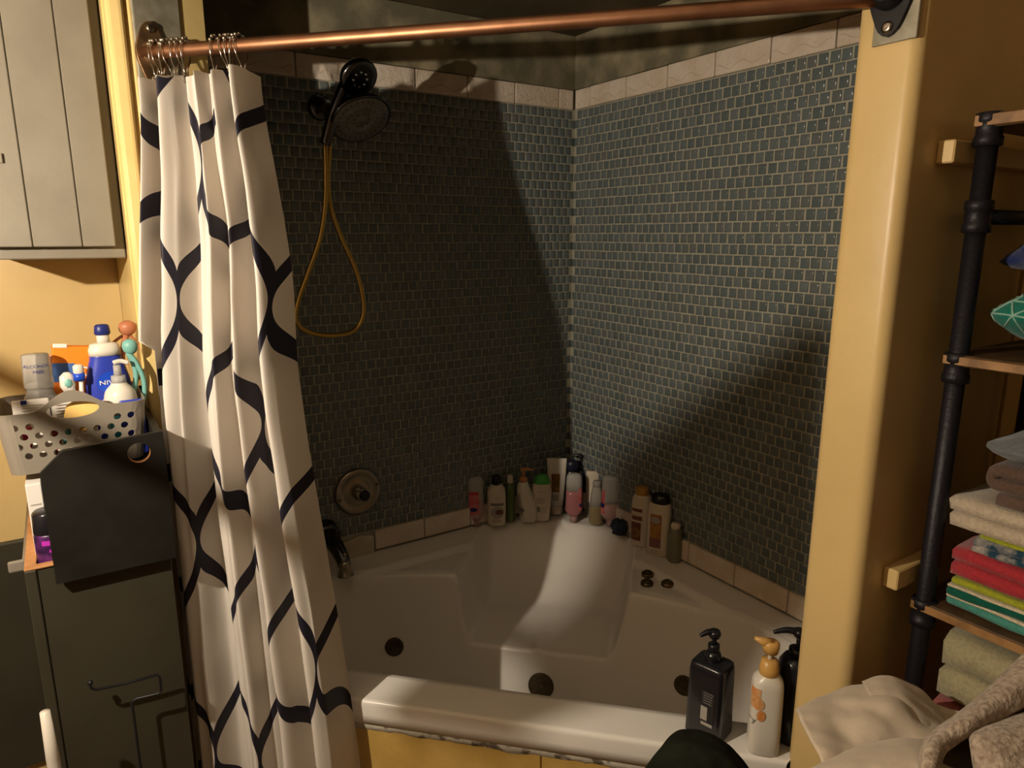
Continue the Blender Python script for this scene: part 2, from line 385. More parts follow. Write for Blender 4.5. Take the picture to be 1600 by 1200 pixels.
# bare plaster where the base tile is missing, behind the spout
pl = []
for k in range(13):
    t = k/12; u = lerp(.69, 1.15, t); pl.append((-u, RIM+.075-.03*math.sin(t*7)*(1-t)-.015*t*random.random() if k else RIM+.05))
out = [(-.69, RIM+.001)]+pl+[(-1.15, RIM+.001)]
cutout('plaster_patch', out, [], .008, M['plaster'], lambda u, v, w_: (u, -.005-w_, v), wl)

# ------------------------------------------------------------------ posts, jambs, trims
post = struct('trim_1', from_bm('trim_1', box_bm(-.40, -.0005, -1.2195, -1.128, 0, 2.42, .018, 6), M['yellow'], smooth=True)); tag(post, 'square yellow painted post on the right of the tub opening')
struct('wall_partition', box('wall_partition', .0, .36, -1.2195, -1.126, 0, 2.42, M['yellow'], bev=.0))
# left jamb, turned with the opening
def jamb_box(name, s0, s1, n0, n1, z0, z1, m, parent=None, bev=.002, skew=0):
    bm = box_bm(s0, s1, n0, n1, z0, z1, bev, 2)
    for v in bm.verts: v.co = SN(v.co.x+skew*(v.co.y+1.09), v.co.y, v.co.z)
    bmesh.ops.recalc_face_normals(bm, faces=bm.faces)
    return from_bm(name, bm, m, parent)
lj = struct('trim_2', jamb_box('trim_2', -.66, -.605, -1.09, -.955, 0, 2.42, M['yellow_pale'], skew=.35)); tag(lj, 'yellow painted jamb behind the gathered shower curtain')
struct('trim_3', box('trim_3', -1.235, -1.207, -.352, -.30, 0, 2.42, M['yellow_pale'], bev=.008, seg=3))
struct('wall_return', box('wall_return', -1.2375, -1.2075, -.33, -.0005, 0, 2.42, M['yellow_pale'], bev=0))
hd = struct('trim_4', jamb_box('trim_4', -.62, .56, -1.16, -1.06, 1.887, 2.42, M['ceil_dark'])); tag(hd, 'dark header beam above the tub opening')

# skirt wall below the tub
sk = struct('wall_skirt', jamb_box('wall_skirt', -.60, .51, -1.082, -1.0, 0, RIM-.052, M['skirt'], bev=.001))
for s0, s1 in ((-.598, .093), (.0955, .508)): jamb_box('skirt_panel', s0, s1, -1.0855, -1.082, .002, RIM-.056, M['skirt'], sk, .0015)
V = []; F = []
n = 90
for i in range(n+1):
    s = lerp(-.598, .508, i/n); h = .010+.008*noise.noise(Vector((s*14, 0, 3)))+.004*random.random(); o_ = .004+.004*noise.noise(Vector((s*20, 5, 0)))
    V += [SN(s, -1.0852, RIM-.050), SN(s, -1.0870-o_, RIM-.052), SN(s, -1.0868-o_*.6, RIM-.056-h*.5), SN(s, -1.0855, RIM-.056-h)]
for i in range(n):
    for k in range(3): F.append((i*4+k, i*4+k+1, i*4+5+k, i*4+4+k))
mesh('caulk_line', V, F, M['caulk'], sk, True)

# ------------------------------------------------------------------ bathtub
def tub_h(s, n):
    a = abs(s); wd = (-n-a)/R2
    led = RIM-.014*ss(.094, .116, wd)*(1-ss(-.60, -.66, n))
    # basin outline: back edge curve
    if a < .23: nb = -.535
    elif a < .40: nb = lerp(-.535, -.575, ((a-.23)/.17)**1.3)
    else: nb = -.575-.75*(a-.40)**1.15
    d_back = (nb-n)*.96
    d_front = n+1.0
    d_side = .66-a
    # rounded combination (inside positive)
    k = .07
    def smin(x, y, k): h = max(k-abs(x-y), 0)/k; return min(x, y)-h*h*k*.25
    d = smin(smin(d_back, d_front, .12), d_side, .2)
    run = .085
    t = d/run
    def wallp(t):     # 0 at lip, 1 at floor with fillets
        if t <= 0: return 0
        x = min(t, 1.6)
        lin = x
        k2 = .28
        h = max(k2-abs(lin-1), 0)/k2
        v = min(lin, 1)-h*h*k2*.25
        if t < .16: v *= ss(-.04, .16, t)
        return v
    zb = led-(RIM-.20)*wallp(t)
    # corner seat
    half = .232+.0*n
    dsd = half-a
    dtop = -.160-.9*a*a-n           # distance in front of the scoop top
    q = min(1, max(0, dtop/.21))
    zf = RIM-(RIM-.435)*math.sin(math.pi/2*q)**1.15
    if dtop <= 0: zf = RIM
    zf -= .012*ss(-.40, -.56, n)
    zf += .006*math.exp(-(s/.012)**2)*ss(-.44, -.52, n)
    side = RIM-(RIM-.30)*max(0, dsd)/.055 if dsd > 0 else RIM+1*(-dsd)
    k3 = .13; h = max(k3-abs(zf-side), 0)/k3
    zs = max(zf, side)+h*h*k3*.25
    if dsd < -.02 or n < -.70: zs = 9
    k4 = .022; h = max(k4-abs(zb-zs), 0)/k4; z = min(zb, zs)-h*h*k4*.25
    h = max(.014-abs(z-led), 0)/.014; z = min(z, led)-(h*h*.014*.25 if z > led-.02 and zs < 1 or t > -.1 else 0)
    return max(z, .195)
NS, NN = 250, 216
def tub_pt(i, j):
    n = -1.0925+.012*j/16 if j < 16 else lerp(-1.0805, -.006, (j-16)/200)
    smax = min(-n, n+1.0925+.52)-.0045; smin = min(-n, n+1.0925+.602)-.0045
    s = lerp(-smin, smax, i/NS)
    return s, n
V = []; F = []
for j in range(NN+1):
    for i in range(NS+1):
        s, n = tub_pt(i, j); z = tub_h(s, n)
        ed = n+1.0925
        if ed < .009: z -= .009-math.sqrt(max(0, .009**2-(.009-ed)**2))
        V.append(SN(s, n, z))
for j in range(NN):
    for i in range(NS):
        a = j*(NS+1)+i; F.append((a, a+1, a+NS+2, a+NS+1))
b0 = len(V)
for zz in (RIM-.03, RIM-.050):
    for i in range(NS+1):
        s, n = tub_pt(i, 0); V.append(SN(s, n, zz))
for i in range(NS):
    F += [(i+1, i, b0+i, b0+i+1), (b0+i+1, b0+i, b0+NS+1+i, b0+NS+2+i)]
b1_ = len(V)
for i in range(NS+1):
    s, n = tub_pt(i, 0); V.append(SN(s, n+.02, RIM-.050))
for i in range(NS): F.append((b0+NS+2+i, b0+NS+1+i, b1_+i, b1_+i+1))
tub = thing('corner_bathtub', 'white corner whirlpool bathtub with a moulded corner seat', 'bathtub', SN(0, -.6, 0))
def under(o, root):
    o.parent = root; o.matrix_parent_inverse = Matrix.Translation(-Vector(root.location)) if root.rotation_euler.z == 0 else (Matrix.Translation(root.location) @ Matrix.Rotation(root.rotation_euler.z, 4, 'Z')).inverted(); return o
under(mesh('tub_shell', V, F, M['tub'], None, True), tub)
def surf_n(z, s):       # n on the basin's rear wall or seat front at height z
    n = -.80
    while tub_h(s, n) < z and n < -.2: n += .001
    return n
def jet(px, py, s_guess, z, r, name, lab):
    s = s_guess; n = surf_n(z, s); c = SN(s, n, z)
    e = .006; nv = Vector((-(tub_h(s+e, n)-tub_h(s-e, n))/(2*e), -(tub_h(s, n+e)-tub_h(s, n-e))/(2*e), 1))
    nw = SN(nv.x, nv.y, 0); nw.z = 1; nw.normalize()
    prof = [(r, -.006), (r, .003), (r*.94, .0055), (r*.5, .0065), (.001, .0068)] if name != 'jet' else None
    o = under(lathe(name, prof or [(r*1.02, -.004), (r*1.02, .003), (r*.9, .006), (r*.78, .0055), (r*.62, .0045), (r*.60, .003), (r*.3, .0028), (.001, .0028)], M['jet'], None, 28, c, nw), tub)
    o['label'] = lab
    if name == 'jet': lathe('nozzle', [(r*.36, .002), (r*.36, .0045), (r*.28, .0055), (r*.16, .005), (.001, .0035)], M['jet'], None, 20, c, nw).parent = o
    else:
        lathe('screw', [(r*.12, .006), (r*.12, .0078), (.0005, .0082)], M['jet'], None, 12, c, nw).parent = o
    return o
jet(0, 0, -.384, .408, .0245, 'jet', 'brass whirlpool jet'); jet(0, 0, .372, .402, .0245, 'jet', 'brass whirlpool jet')
jet(0, 0, .012, .335, .034, 'suction_cover', 'round discoloured suction cover below the seat')
for (px, py) in ((1012, 897), (1011, 911), (1043, 912)):
    c = onz(px, py, RIM-.010)
    o = under(lathe('air_control_knob', [(.0165, -.004), (.0165, .003), (.013, .006), (.011, .004), (.0095, .009), (.004, .010), (.0005, .010)], M['bronze'], None, 24, c), tub)
c = onz(690, 866, RIM-.013); under(lathe('broken_knob', [(.010, -.002), (.010, .003), (.006, .006), (.0005, .007)], mat('yellowed_plastic', (.45, .32, .15), .4), None, 16, c), tub)

# ------------------------------------------------------------------ curtain rod, rings, curtain
ZR = 1.787
pA, pB = SN(-.600, -1.078, ZR), SN(.548, -1.117, ZR+.001)
rod = thing('shower_curtain_rod', 'copper pipe shower curtain rod spanning the tub opening', 'curtain rod', (pA+pB)/2)
under(tube('pipe', [lerp(pA, pB, t/24) for t in range(25)], .0108, M['copper'], None, 16), rod)
def flange(c, axis, m, side):
    e = Vector((0, 0, 1)); t = Vector(axis).cross(e).normalized()
    ol = []
    for k in range(36):
        th = 2*math.pi*k/36; r = .036+.016*abs(math.cos(th))**6
        ol.append((r*.78*math.sin(th)*(1 if abs(math.sin(th)) > .2 else .9), r*math.cos(th)))
    pl_ = under(cutout('flange', ol, [], .005, m, lambda u, v, w_: c+t*u+e*v+Vector(axis)*(w_+.008)), rod)
    lathe('collar', [(.021, .010), (.021, .016), (.016, .022), (.0145, .030), (.011, .031)], m, None, 20, c, axis).parent = pl_
    for sg in (1, -1):
        lathe('screw', [(.0075, .010), (.0075, .0125), (.004, .0145), (.0005, .0135)], M['nickel'], None, 12, c+e*.041*sg, axis).parent = pl_
    return pl_
axL = SN(1, -.35, 0).normalized(); f1 = flange(SN(-.6008+.35*(-1.062+1.09)-.0065, -1.062, ZR), axL, M['flange'], 0); f1['label'] = 'aged copper flange'
axR = Vector((-1, 0, 0)); f2 = flange(Vector((-.40, -1.18, ZR+.004)), axR, M['black_metal'], 1); f2['label'] = 'black flange'
tag(jamb_box('mounting_plate', -.6050, -.6008, -1.088, -1.006, 1.706, 1.93, M['plate'], skew=.35), 'grey metal plate on the left jamb behind the copper flange', 'plate')
tag(box('mounting_plate', -.4042, -.4003, -1.2155, -1.157, 1.732, 1.90, M['plate'], None, .0008), 'grey metal plate on the right post behind the black flange', 'plate')

def ring_proto():
    r0 = thing('curtain_ring', 'x', 'curtain ring')
    L = [(0, .0155, .004), (0, .011, .0125), (0, 0, .0165), (0, -.011, .0125), (0, -.0155, .003), (0, -.013, -.015), (0, -.005, -.030), (0, -.0035, -.040), (0, -.007, -.047), (0, 0, -.053), (0, .007, -.047), (0, .0035, -.040), (0, .005, -.030), (0, .013, -.015)]
    tube('wire', catmull(L, 4, True), .0011, M['chrome'], r0, 6, True)
    for k in range(5):
        th = math.pi*(.14+.18*k)
        bm = bmesh.new(); bmesh.ops.create_icosphere(bm, subdivisions=2, radius=.0032)
        from_bm('roller_ball', bm, M['chrome'], r0, True, (0, .0158*math.cos(th), .0158*math.sin(th)+.0018))
    return r0
rp = ring_proto()
def copy_tree(o, parent=None):
    c = o.copy(); COL.objects.link(c); c.parent = parent
    for ch in list(o.children):
        d = copy_tree(ch, c); d.matrix_parent_inverse = ch.matrix_parent_inverse.copy()
    return c
rod_dir = (pB-pA).normalized(); rod_rz = math.atan2(rod_dir.y, rod_dir.x)
spots = [(-.574, .10, 0), (-.566, -.25, 0), (-.556, .35, 0), (-.545, -.4, 0), (-.533, .2, 0), (-.519, -.2, 0), (-.513, .3, 0), (-.458, .25, 1), (-.437, -.3, 1), (-.431, .15, 1), (-.424, .5, 1), (-.410, -.2, 1)]
for i, (s, tw, g) in enumerate(spots):
    o = rp if i == 0 else copy_tree(rp)
    t = (s+.600)/1.148
    o.location = lerp(pA, pB, t)+Vector((0, 0, 0)); o.rotation_euler = (0, tw*.35, rod_rz+tw*.6)
    tag(o, ('chrome roller ring in the cluster next to the copper flange', 'chrome roller ring in the cluster above the curtain\'s loose edge')[g], 'curtain ring', ('rings bunched at the jamb', 'rings at the curtain\'s loose edge')[g])

def curtain():
    NT, NZ, NF = 300, 90, 5.0
    ztop, zbot = 1.748, .10
    V = []; F = []; uv = []
    # fabric coordinate from the arc length of the lowest row
    def P(t, k):
        z0 = lerp(ztop, zbot, k)
        z = z0 - (.012*(math.sin(t*math.pi*2*NF)*.5+.5)*(1-k)**6)
        h = ztop-z
        s0 = -.578-.055*ss(0, 1.5, h); s1 = -.384+.045*ss(0, .35, h)+.085*ss(.2, 1.4, h)
        n0 = -1.098-.052*ss(0, .6, h)
        ph = 2*math.pi*(NF*t+.16*math.sin(5.2*t+.7)+.09*math.sin(11*t))+.5+.35*math.sin(3.1*k+4*t)
        A = (.026+.012*ss(0, .4, h))*(1+.25*math.sin(7*t+1)+.1*math.sin(5*k+9*t))
        tt = t+.013*math.sin(2*ph+.6)+.006*math.sin(11*t+2*k)
        s = lerp(s0, s1, tt)
        n = n0+A*math.cos(ph)+.006*math.sin(3.3*ph+2*k)
        n += .004*noise.noise(Vector((t*18, z*9, 1)))+.003*noise.noise(Vector((t*40, z*5, 4)))
        if z < .66: n = min(n, -1.101)
        if t < .05 and z > .66: q_ = 1-t/.05; s = lerp(s, -.577, q_**.5); n = lerp(n, -1.05, q_)
        p = SN(s, n, z)
        if z < 1.3 and p.x < -1.222: p.x = -1.222-(-1.222-p.x)*.12
        return p
    arc = [0]
    for i in range(NT): arc.append(arc[-1]+((P((i+1)/NT, .5)-P(i/NT, .5)).length))
    for j in range(NZ+1):
        k = (j/NZ)**1.08
        for i in range(NT+1):
            t = i/NT; p = P(t, k); V.append(p); s_ = (p.x-p.y)/R2; uv.append(((s_+.6)*3.3+arc[i]*.20+CURT_OFF[0], p.z+CURT_OFF[1]))
    for j in range(NZ):
        for i in range(NT):
            a = j*(NT+1)+i; F.append((a, a+1, a+NT+2, a+NT+1))
    return V, F, uv
CURT_OFF = (.0, .125)
M['curtain'] = curtain_mat()
cv, cf, cuv = curtain()
cur = thing('shower_curtain', 'white shower curtain with navy ogee lines, bunched at the left jamb', 'shower curtain', SN(-.5, -1.14, .1))
under(mesh('fabric', cv, cf, M['curtain'], None, True, cuv), cur)

# ------------------------------------------------------------------ shower set, valve, spout
sh = thing('shower_head_set', 'dark chrome shower head with hand shower and brass hose on the tiled wall', 'shower head', (-.743, 0, 1.80))
HC = ony(564, 186, -.235); vv = (CAM-HC).normalized(); ee = RT*.42-UP*.91; ee = (ee-vv*ee.dot(vv)).normalized(); N = (vv*.62+ee*.785).normalized()
def U(o): return under(o, sh)
U(lathe('wall_flange', [(.030, .0), (.030, .004), (.022, .010), (.012, .013)], M['darkchrome'], None, 24, (-.775, -.004, 1.785), (0, -1, 0)))
U(tube('shower_arm', catmull([(-.775, -.006, 1.785), (-.777, -.06, 1.785), (-.785, -.11, 1.772), (-.795, -.15, 1.755)], 6), .0105, M['darkchrome'], None, 12))
U(lathe('diverter', [(.018, -.03), (.021, -.02), (.021, .02), (.018, .03)], M['darkchrome'], None, 20, (-.798, -.165, 1.745), (0, -.5, -.3)))
U(tube('head_neck', [(-.798, -.165, 1.745), HC-N*.026], .012, M['darkchrome'], None, 12))
hd_ = U(lathe('rain_head', [(.014, -.032), (.030, -.026), (.060, -.014), (.067, -.006), (.0685, .001), (.066, .004), (.063, .002)], M['darkchrome'], None, 40, HC, N))
lathe('spray_face', [(.063, .0015), (.060, .003), (.045, .0028), (.044, .0042), (.026, .0042), (.025, .003), (.010, .003), (.009, .005), (.0005, .005)], M['spray_face'], None, 40, HC, N).parent = hd_
q = N.orthogonal().normalized(); q2 = N.cross(q)
noz = []
bmN = bmesh.new()
for r_, cnt in ((.052, 26), (.035, 18), (.018, 9)):
    for k in range(cnt):
        th = 2*math.pi*k/cnt; p = HC+N*.0042+(q*math.cos(th)+q2*math.sin(th))*r_
        bmesh.ops.create_icosphere(bmN, subdivisions=1, radius=.0018, matrix=Matrix.Translation(p))
o = from_bm('nozzles', bmN, M['black_plastic'], None); o.parent = hd_; o['kind'] = 'stuff'
hb = ony(508, 226, -.215); ht = ony(540, 134, -.235); hh = ony(560, 121, -.26)
hn = U(tube('hand_shower_handle', catmull([hb, lerp(hb, ht, .5)+Vector((-.004, .0, .0)), ht, lerp(ht, hh, .6)], 6), .0135, M['darkchrome'], None, 14, taper=[.85+.02*i for i in range(19)]))
hN = Vector((.18, -.72, -.60)).normalized()
lathe('hand_shower_head', [(.007, -.024), (.023, -.022), (.036, -.013), (.042, -.002), (.041, .006), (.034, .009), (.027, .008), (.0005, .009)], M['darkchrome'], None, 32, hh, hN).parent = hn
hq = hN.orthogonal().normalized(); hq2 = hN.cross(hq)
for k in range(8):
    th = 2*math.pi*k/8
    bm = bmesh.new(); bmesh.ops.create_icosphere(bm, subdivisions=1, radius=.0028, matrix=Matrix.Translation(hh+hN*.009+(hq*math.cos(th)+hq2*math.sin(th))*.016))
    from_bm('nozzle', bm, M['nickel'], None, True).parent = hn
U(tube('hand_shower_cradle', [(-.798, -.168, 1.75), ony(527, 168, -.215)], .012, M['black_plastic'], None, 10))
hose_px = [(508, 222), (509, 270), (508, 320), (500, 372), (482, 425), (466, 470), (463, 500), (478, 517), (512, 524), (545, 520), (563, 505), (568, 475), (557, 425), (532, 368), (516, 320), (513, 270), (516, 215)]
hp = catmull([ony(x, y, -.20-.012*math.sin(i*.35)) for i, (x, y) in enumerate(hose_px)], 26)
hose = U(tube('hose', hp, .0052, M['hose'], None, 8, taper=[1.0+(.22 if i % 2 else 0) for i in range(len(hp))])); hose['label'] = 'ribbed brass hose'

va = thing('shower_valve', 'round brushed nickel shower valve plate on the tiled wall', 'valve', (-.729, 0, .807))
def UA(o): return under(o, va)
vc = Vector((-.729, -.004, .805)); vy = Vector((0, -1, 0))
UA(lathe('escutcheon', [(.064, 0), (.0655, .004), (.062, .010), (.054, .012), (.046, .007), (.040, .006), (.034, .010), (.020, .012), (.0005, .012)], M['nickel'], None, 48, vc, vy))
kn = UA(lathe('handle', [(.019, .010), (.019, .026), (.016, .034), (.012, .036), (.0005, .037)], M['nickel'], None, 28, vc, vy))
lathe('hub', [(.0145, .036), (.0145, .044), (.010, .048), (.0005, .049)], M['navy_plastic'], None, 24, vc+Vector((.006, 0, -.002)), vy).parent = kn
tube('lever', [vc+Vector((0, -.028, .004)), vc+Vector((-.014, -.036, .022))], .006, M['nickel'], None, 10, taper=[1, .8]).parent = kn
for dx, dz in ((.053, .012), (-.053, -.012)):
    UA(lathe('screw', [(.0035, .011), (.0035, .0135), (.0005, .014)], M['bronze'], None, 10, vc+Vector((dx, 0, dz)), vy))

sp = thing('tub_spout', 'dark nickel tub spout with diverter knob above the tub rim', 'tub spout', (-.816, 0, .70))
def US(o): return under(o, sp)
US(lathe('wall_flange', [(.036, 0), (.036, .006), (.029, .010), (.029, .018), (.033, .020), (.033, .026), (.026, .032)], M['darkchrome'], None, 32, (-.826, -.004, .708), (.10, -1, -.05)))
spp = catmull([(-.824, -.03, .707), (-.822, -.06, .702), (-.819, -.09, .690), (-.816, -.115, .672), (-.815, -.128, .652)], 6)
US(tube('spout_body', spp, .020, M['darkchrome'], None, 20, taper=[lerp(1.2, .78, i/(len(spp)-1)) for i in range(len(spp))]))
US(lathe('spout_tip', [(.0135, -.030), (.0165, -.020), (.0165, -.010), (.015, -.004), (.0205, .009), (.0215, .012), (.018, .012), (.012, .006)], M['nickel'], None, 28, (-.815, -.127, .645), (0, -.12, -1)))
kb = US(tube('diverter_stem', [(-.815, -.128, .665), (-.815, -.128, .688)], .0035, M['nickel'], None, 10))
bm = bmesh.new(); bmesh.ops.create_uvsphere(bm, u_segments=14, v_segments=10, radius=.0062, matrix=Matrix.Translation((-.815, -.128, .691))); from_bm('diverter_knob', bm, M['nickel'], None, True).parent = kb
# ------------------------------------------------------------------ bottles
def sec_at(S, z):
    if z <= S[0][0]: return S[0]
    for a, b in zip(S, S[1:]):
        if a[0] <= z <= b[0]:
            t = (z-a[0])/max(1e-9, b[0]-a[0]); return tuple(lerp(x, y, t) for x, y in zip(a, b))
    return S[-1]
def sec_pt(sc, th, off=0):
    z, a, b, p = sc[:4]; cx = sc[4] if len(sc) > 4 else 0
    c, s = math.cos(th), math.sin(th); e = 2/p
    return Vector((cx+(a+off)*math.copysign(abs(s)**e, s), -(b+off)*math.copysign(abs(c)**e, c), z))
def loft(name, S, m, parent, seg=28, off=0, smooth_steps=0):
    if smooth_steps:
        out = []
        for i in range(len(S)-1):
            p0, p1, p2, p3 = S[max(i-1, 0)], S[i], S[i+1], S[min(i+2, len(S)-1)]
            for k in range(smooth_steps):
                t = k/smooth_steps
                out.append(tuple(.5*((2*b)+(c-a)*t+(2*a-5*b+4*c-d)*t*t+(3*b-a-3*c+d)*t**3) for a, b, c, d in zip(p0, p1, p2, p3)))
        out.append(S[-1]); S = out
    V = []; F = []
    for sc in S:
        for k in range(seg): V.append(sec_pt(sc, 2*math.pi*k/seg, off))
    for i in range(len(S)-1):
        for k in range(seg):
            k2 = (k+1) % seg; F.append((i*seg+k, i*seg+k2, (i+1)*seg+k2, (i+1)*seg+k))
    F.append(tuple(range(seg-1, -1, -1))); F.append(tuple((len(S)-1)*seg+k for k in range(seg)))
    o = mesh(name, V, F, m, parent, True)
    return o
def patch(name, S, x0, x1, z0, z1, m, parent, off=.0006, nx=10, nz=8):
    """label: x0..x1 as fractions of the half width seen from the front (-1..1)"""
    V = []; F = []
    for j in range(nz+1):
        z = lerp(z0, z1, j/nz); sc = sec_at(S, z)
        for i in range(nx+1):
            fx = lerp(x0, x1, i/nx); th = math.asin(max(-1, min(1, math.copysign(abs(fx)**(sc[3]/2), fx))))
            V.append(sec_pt(sc, th, off))
    for j in range(nz):
        for i in range(nx):
            a = j*(nx+1)+i; F.append((a, a+1, a+nx+2, a+nx+1))
    return mesh(name, V, F, m, parent, True)
def disc(name, S, fx, z, r, m, parent, off=.0009, n=20, rz=None):
    sc0 = sec_at(S, z); V = []; rz = rz or r
    for k in range(n+1):
        dx, dz = (0, 0) if k == n else (r*math.cos(2*math.pi*k/n), rz*math.sin(2*math.pi*k/n))
        sc = sec_at(S, z+dz); f = fx+dx/sc0[1]; f = max(-.99, min(.99, f))
        V.append(sec_pt(sc, math.asin(math.copysign(abs(f)**(sc[3]/2), f)), off))
    return mesh(name, V, [(k, (k+1) % n, n) for k in range(n)], m, parent)
def wraptext(name, S, s, fx, z, size, m, parent, off=.0012):
    TV, TF = text_geo(s, size); V = []
    for v in TV:
        sc = sec_at(S, z+v.y); f = fx+v.x/sc[1]; f = max(-.995, min(.995, f))
        V.append(sec_pt(sc, math.asin(math.copysign(abs(f)**(sc[3]/2), f)), off))
    return mesh(name, V, TF, m, parent)
def lines(S, x0, x1, z0, z1, n, m, parent, frac=.4):
    for k in range(n):
        z = lerp(z1, z0, (k+.5)/n); h = (z1-z0)/n*frac/2
        patch('print_line', S, x0, lerp(x0, x1, random.uniform(.75, 1)), z-h, z+h, m, parent, .0009, 6, 1)
def face_cam(p): return math.atan2(CAM.y-p.y, CAM.x-p.x)+math.pi/2
def bottle_root(label, px, py, dback, z=RIM, turn=0, name='bottle', cat='bottle', lean=0, size=1.06):
    p = onz(px, py, z); d = (p-CAM); d.z = 0; d.normalize(); p = p+d*dback*.5
    r = thing(name, label, cat, (p.x, p.y, z), face_cam(p)+turn); r.scale = (size,)*3
    if lean: r.rotation_euler.y = lean
    return r
def pump(S_unused, z, m, parent, neck_r=.011, L=.030, stem=.02, turn=0, m2=None, flat=False):
    loft('pump_collar', [(z-.002, neck_r, neck_r, 2), (z+.012, neck_r, neck_r, 2), (z+.0135, neck_r*.7, neck_r*.7, 2)], m, parent, 20)
    loft('pump_stem', [(z+.012, .0035, .0035, 2), (z+.014+stem, .0035, .0035, 2)], m2 or m, parent, 12)
    z2 = z+.012+stem
    hd = loft('pump_head', [(z2, .008, .008, 2), (z2+.006, .009, .009, 2), (z2+.010, .0075, .0075, 2)], m, parent, 16)
    c, s = math.cos(turn), math.sin(turn)
    sp = catmull([(0, 0, z2+.006), (c*L*.5, s*L*.5, z2+.008), (c*L, s*L, z2+.003)], 5)
    tube('nozzle', sp, .0048, m, None, 10, taper=[lerp(1.3, .55, i/10) for i in range(11)]).parent = hd
def rbox_secs(H, a, b, p, r=.006, top=.012, neck=None):
    S = [(0, a-r, b-r, p), (r*.4, a-r*.25, b-r*.25, p), (r, a, b, p), (H-top, a, b, p), (H-top*.35, a*.93, b*.90, p), (H, a*.62, b*.6, max(2, p*.8))]
    return S

# 1 pink bottle on its cap
def suave(label, px, py, H, a, mt_body, liquid=None, side=0, turn=0, fill=.6):
    r = bottle_root(label, px, py, a*.7, turn=turn)
    capm = mt_body
    S = [(0, .0105, .0105, 2), (.016, .0115, .0115, 2), (.018, .013, .012, 2), (.034, a*.98, a*.62, 2.4), (H*.55, a*.92, a*.60, 2.5), (H*.85, a*.90, a*.58, 2.6), (H-.010, a*.86, a*.54, 2.6), (H-.003, a*.74, a*.45, 2.5), (H, a*.5, a*.3, 2.3)]
    loft('cap', S[:3], M['clear_pink'], r, 24)
    if liquid:
        lo_ = [s for s in S[2:] if s[0] <= H*fill]+[sec_at(S, H*fill)]; up_ = [sec_at(S, H*fill)]+[s for s in S if s[0] > H*fill]
        loft('body', up_, mt_body, r, 32); loft('liquid', lo_, liquid, r, 32)
    else: loft('body', S[2:], mt_body, r, 32)
    return r, S
r, S = suave('pink bottle standing on its cap, first bottle beside the left wall', 743, 823, .150, .0255, M['clear'], M['clear_pink'], fill=.52)
lb = patch('label', S, -.75, .45, .040, .108, M['lab_pink'], r); patch('band', S, -.75, .40, .100, .107, M['lab_red'], lb, .0010, 8, 2); disc('emblem', S, -.2, .055, .011, M['lab_blue'], lb, .0012, 18, .006)
# 2 white bottle with black cap
S = [(0, .020, .013, 2.6), (.004, .0255, .017, 2.6), (.05, .027, .018, 2.6), (.098, .0265, .018, 2.6), (.112, .024, .017, 2.4), (.122, .017, .014, 2.2), (.125, .013, .012, 2)]
r = bottle_root('white bottle with black cap and a round brown nut emblem', 776, 821, .016)
loft('body', S, M['cream_plastic'], r, 32); loft('cap', [(.123, .0125, .0125, 2), (.125, .0140, .0135, 2), (.147, .0130, .0125, 2), (.150, .011, .0105, 2)], M['black_plastic'], r, 24)
lb = patch('label_band', S, -.62, .78, .064, .072, M['lab_grey'], r); disc('emblem', S, .1, .044, .0185, M['lab_lightgrey'], r); disc('nut', S, .28, .045, .011, M['lab_brown'], r, .0014, 12, .008); wraptext('print', S, 'our', .15, .087, .012, M['lab_lightgrey'], r); lines(S, -.5, .6, .012, .024, 2, M['lab_lightgrey'], r)
# 3 slim green bottle
r = bottle_root('slim green bottle squeezed behind the white black-capped bottle', 797, 814, .010)
S = [(0, .0125, .0115, 2.2), (.004, .0145, .0135, 2.2), (.10, .0140, .013, 2.2), (.118, .010, .010, 2)]
loft('body', S, M['olive_bottle'], r, 24); loft('cap', [(.116, .0085, .0085, 2), (.118, .0092, .0092, 2), (.138, .0082, .0082, 2), (.140, .006, .006, 2)], M['cream_plastic'], r, 20)
# 4 curvy white pump
r = bottle_root('curved white pump bottle with an orange pump', 822, 815, .016)
S = [(0, .018, .014, 2.3, .006), (.004, .0235, .018, 2.3, .006), (.03, .0265, .019, 2.3, .005), (.06, .0255, .0185, 2.3, .001), (.09, .0215, .017, 2.2, -.006), (.112, .0165, .015, 2.1, -.009), (.122, .012, .012, 2, -.009)]
loft('body', S, M['white_plastic'], r, 32, smooth_steps=3); patch('label', S, -.95, -.55, .02, .09, M['lab_lightgrey'], r); disc('emblem', S, -.62, .04, .008, M['lab_grey'], r, .0015)
e = obj('pump', loft('tmp', [(.120, .0115, .0115, 2, -.009), (.134, .0115, .0115, 2, -.009), (.137, .0075, .0075, 2, -.009)], M['orange_pump'], None, 20).data, r); bpy.data.objects.remove(bpy.data.objects['tmp'])
loft('pump_stem', [(.135, .004, .004, 2, -.009), (.155, .0038, .0038, 2, -.009)], M['orange_pump'], e, 12)
tube('pump_nozzle', [(-.016, 0, .158), (-.008, 0, .1595), (.006, 0, .1592), (.022, 0, .1570)], .0062, M['orange_pump'], e, 10, taper=[.8, 1, .75, .35])
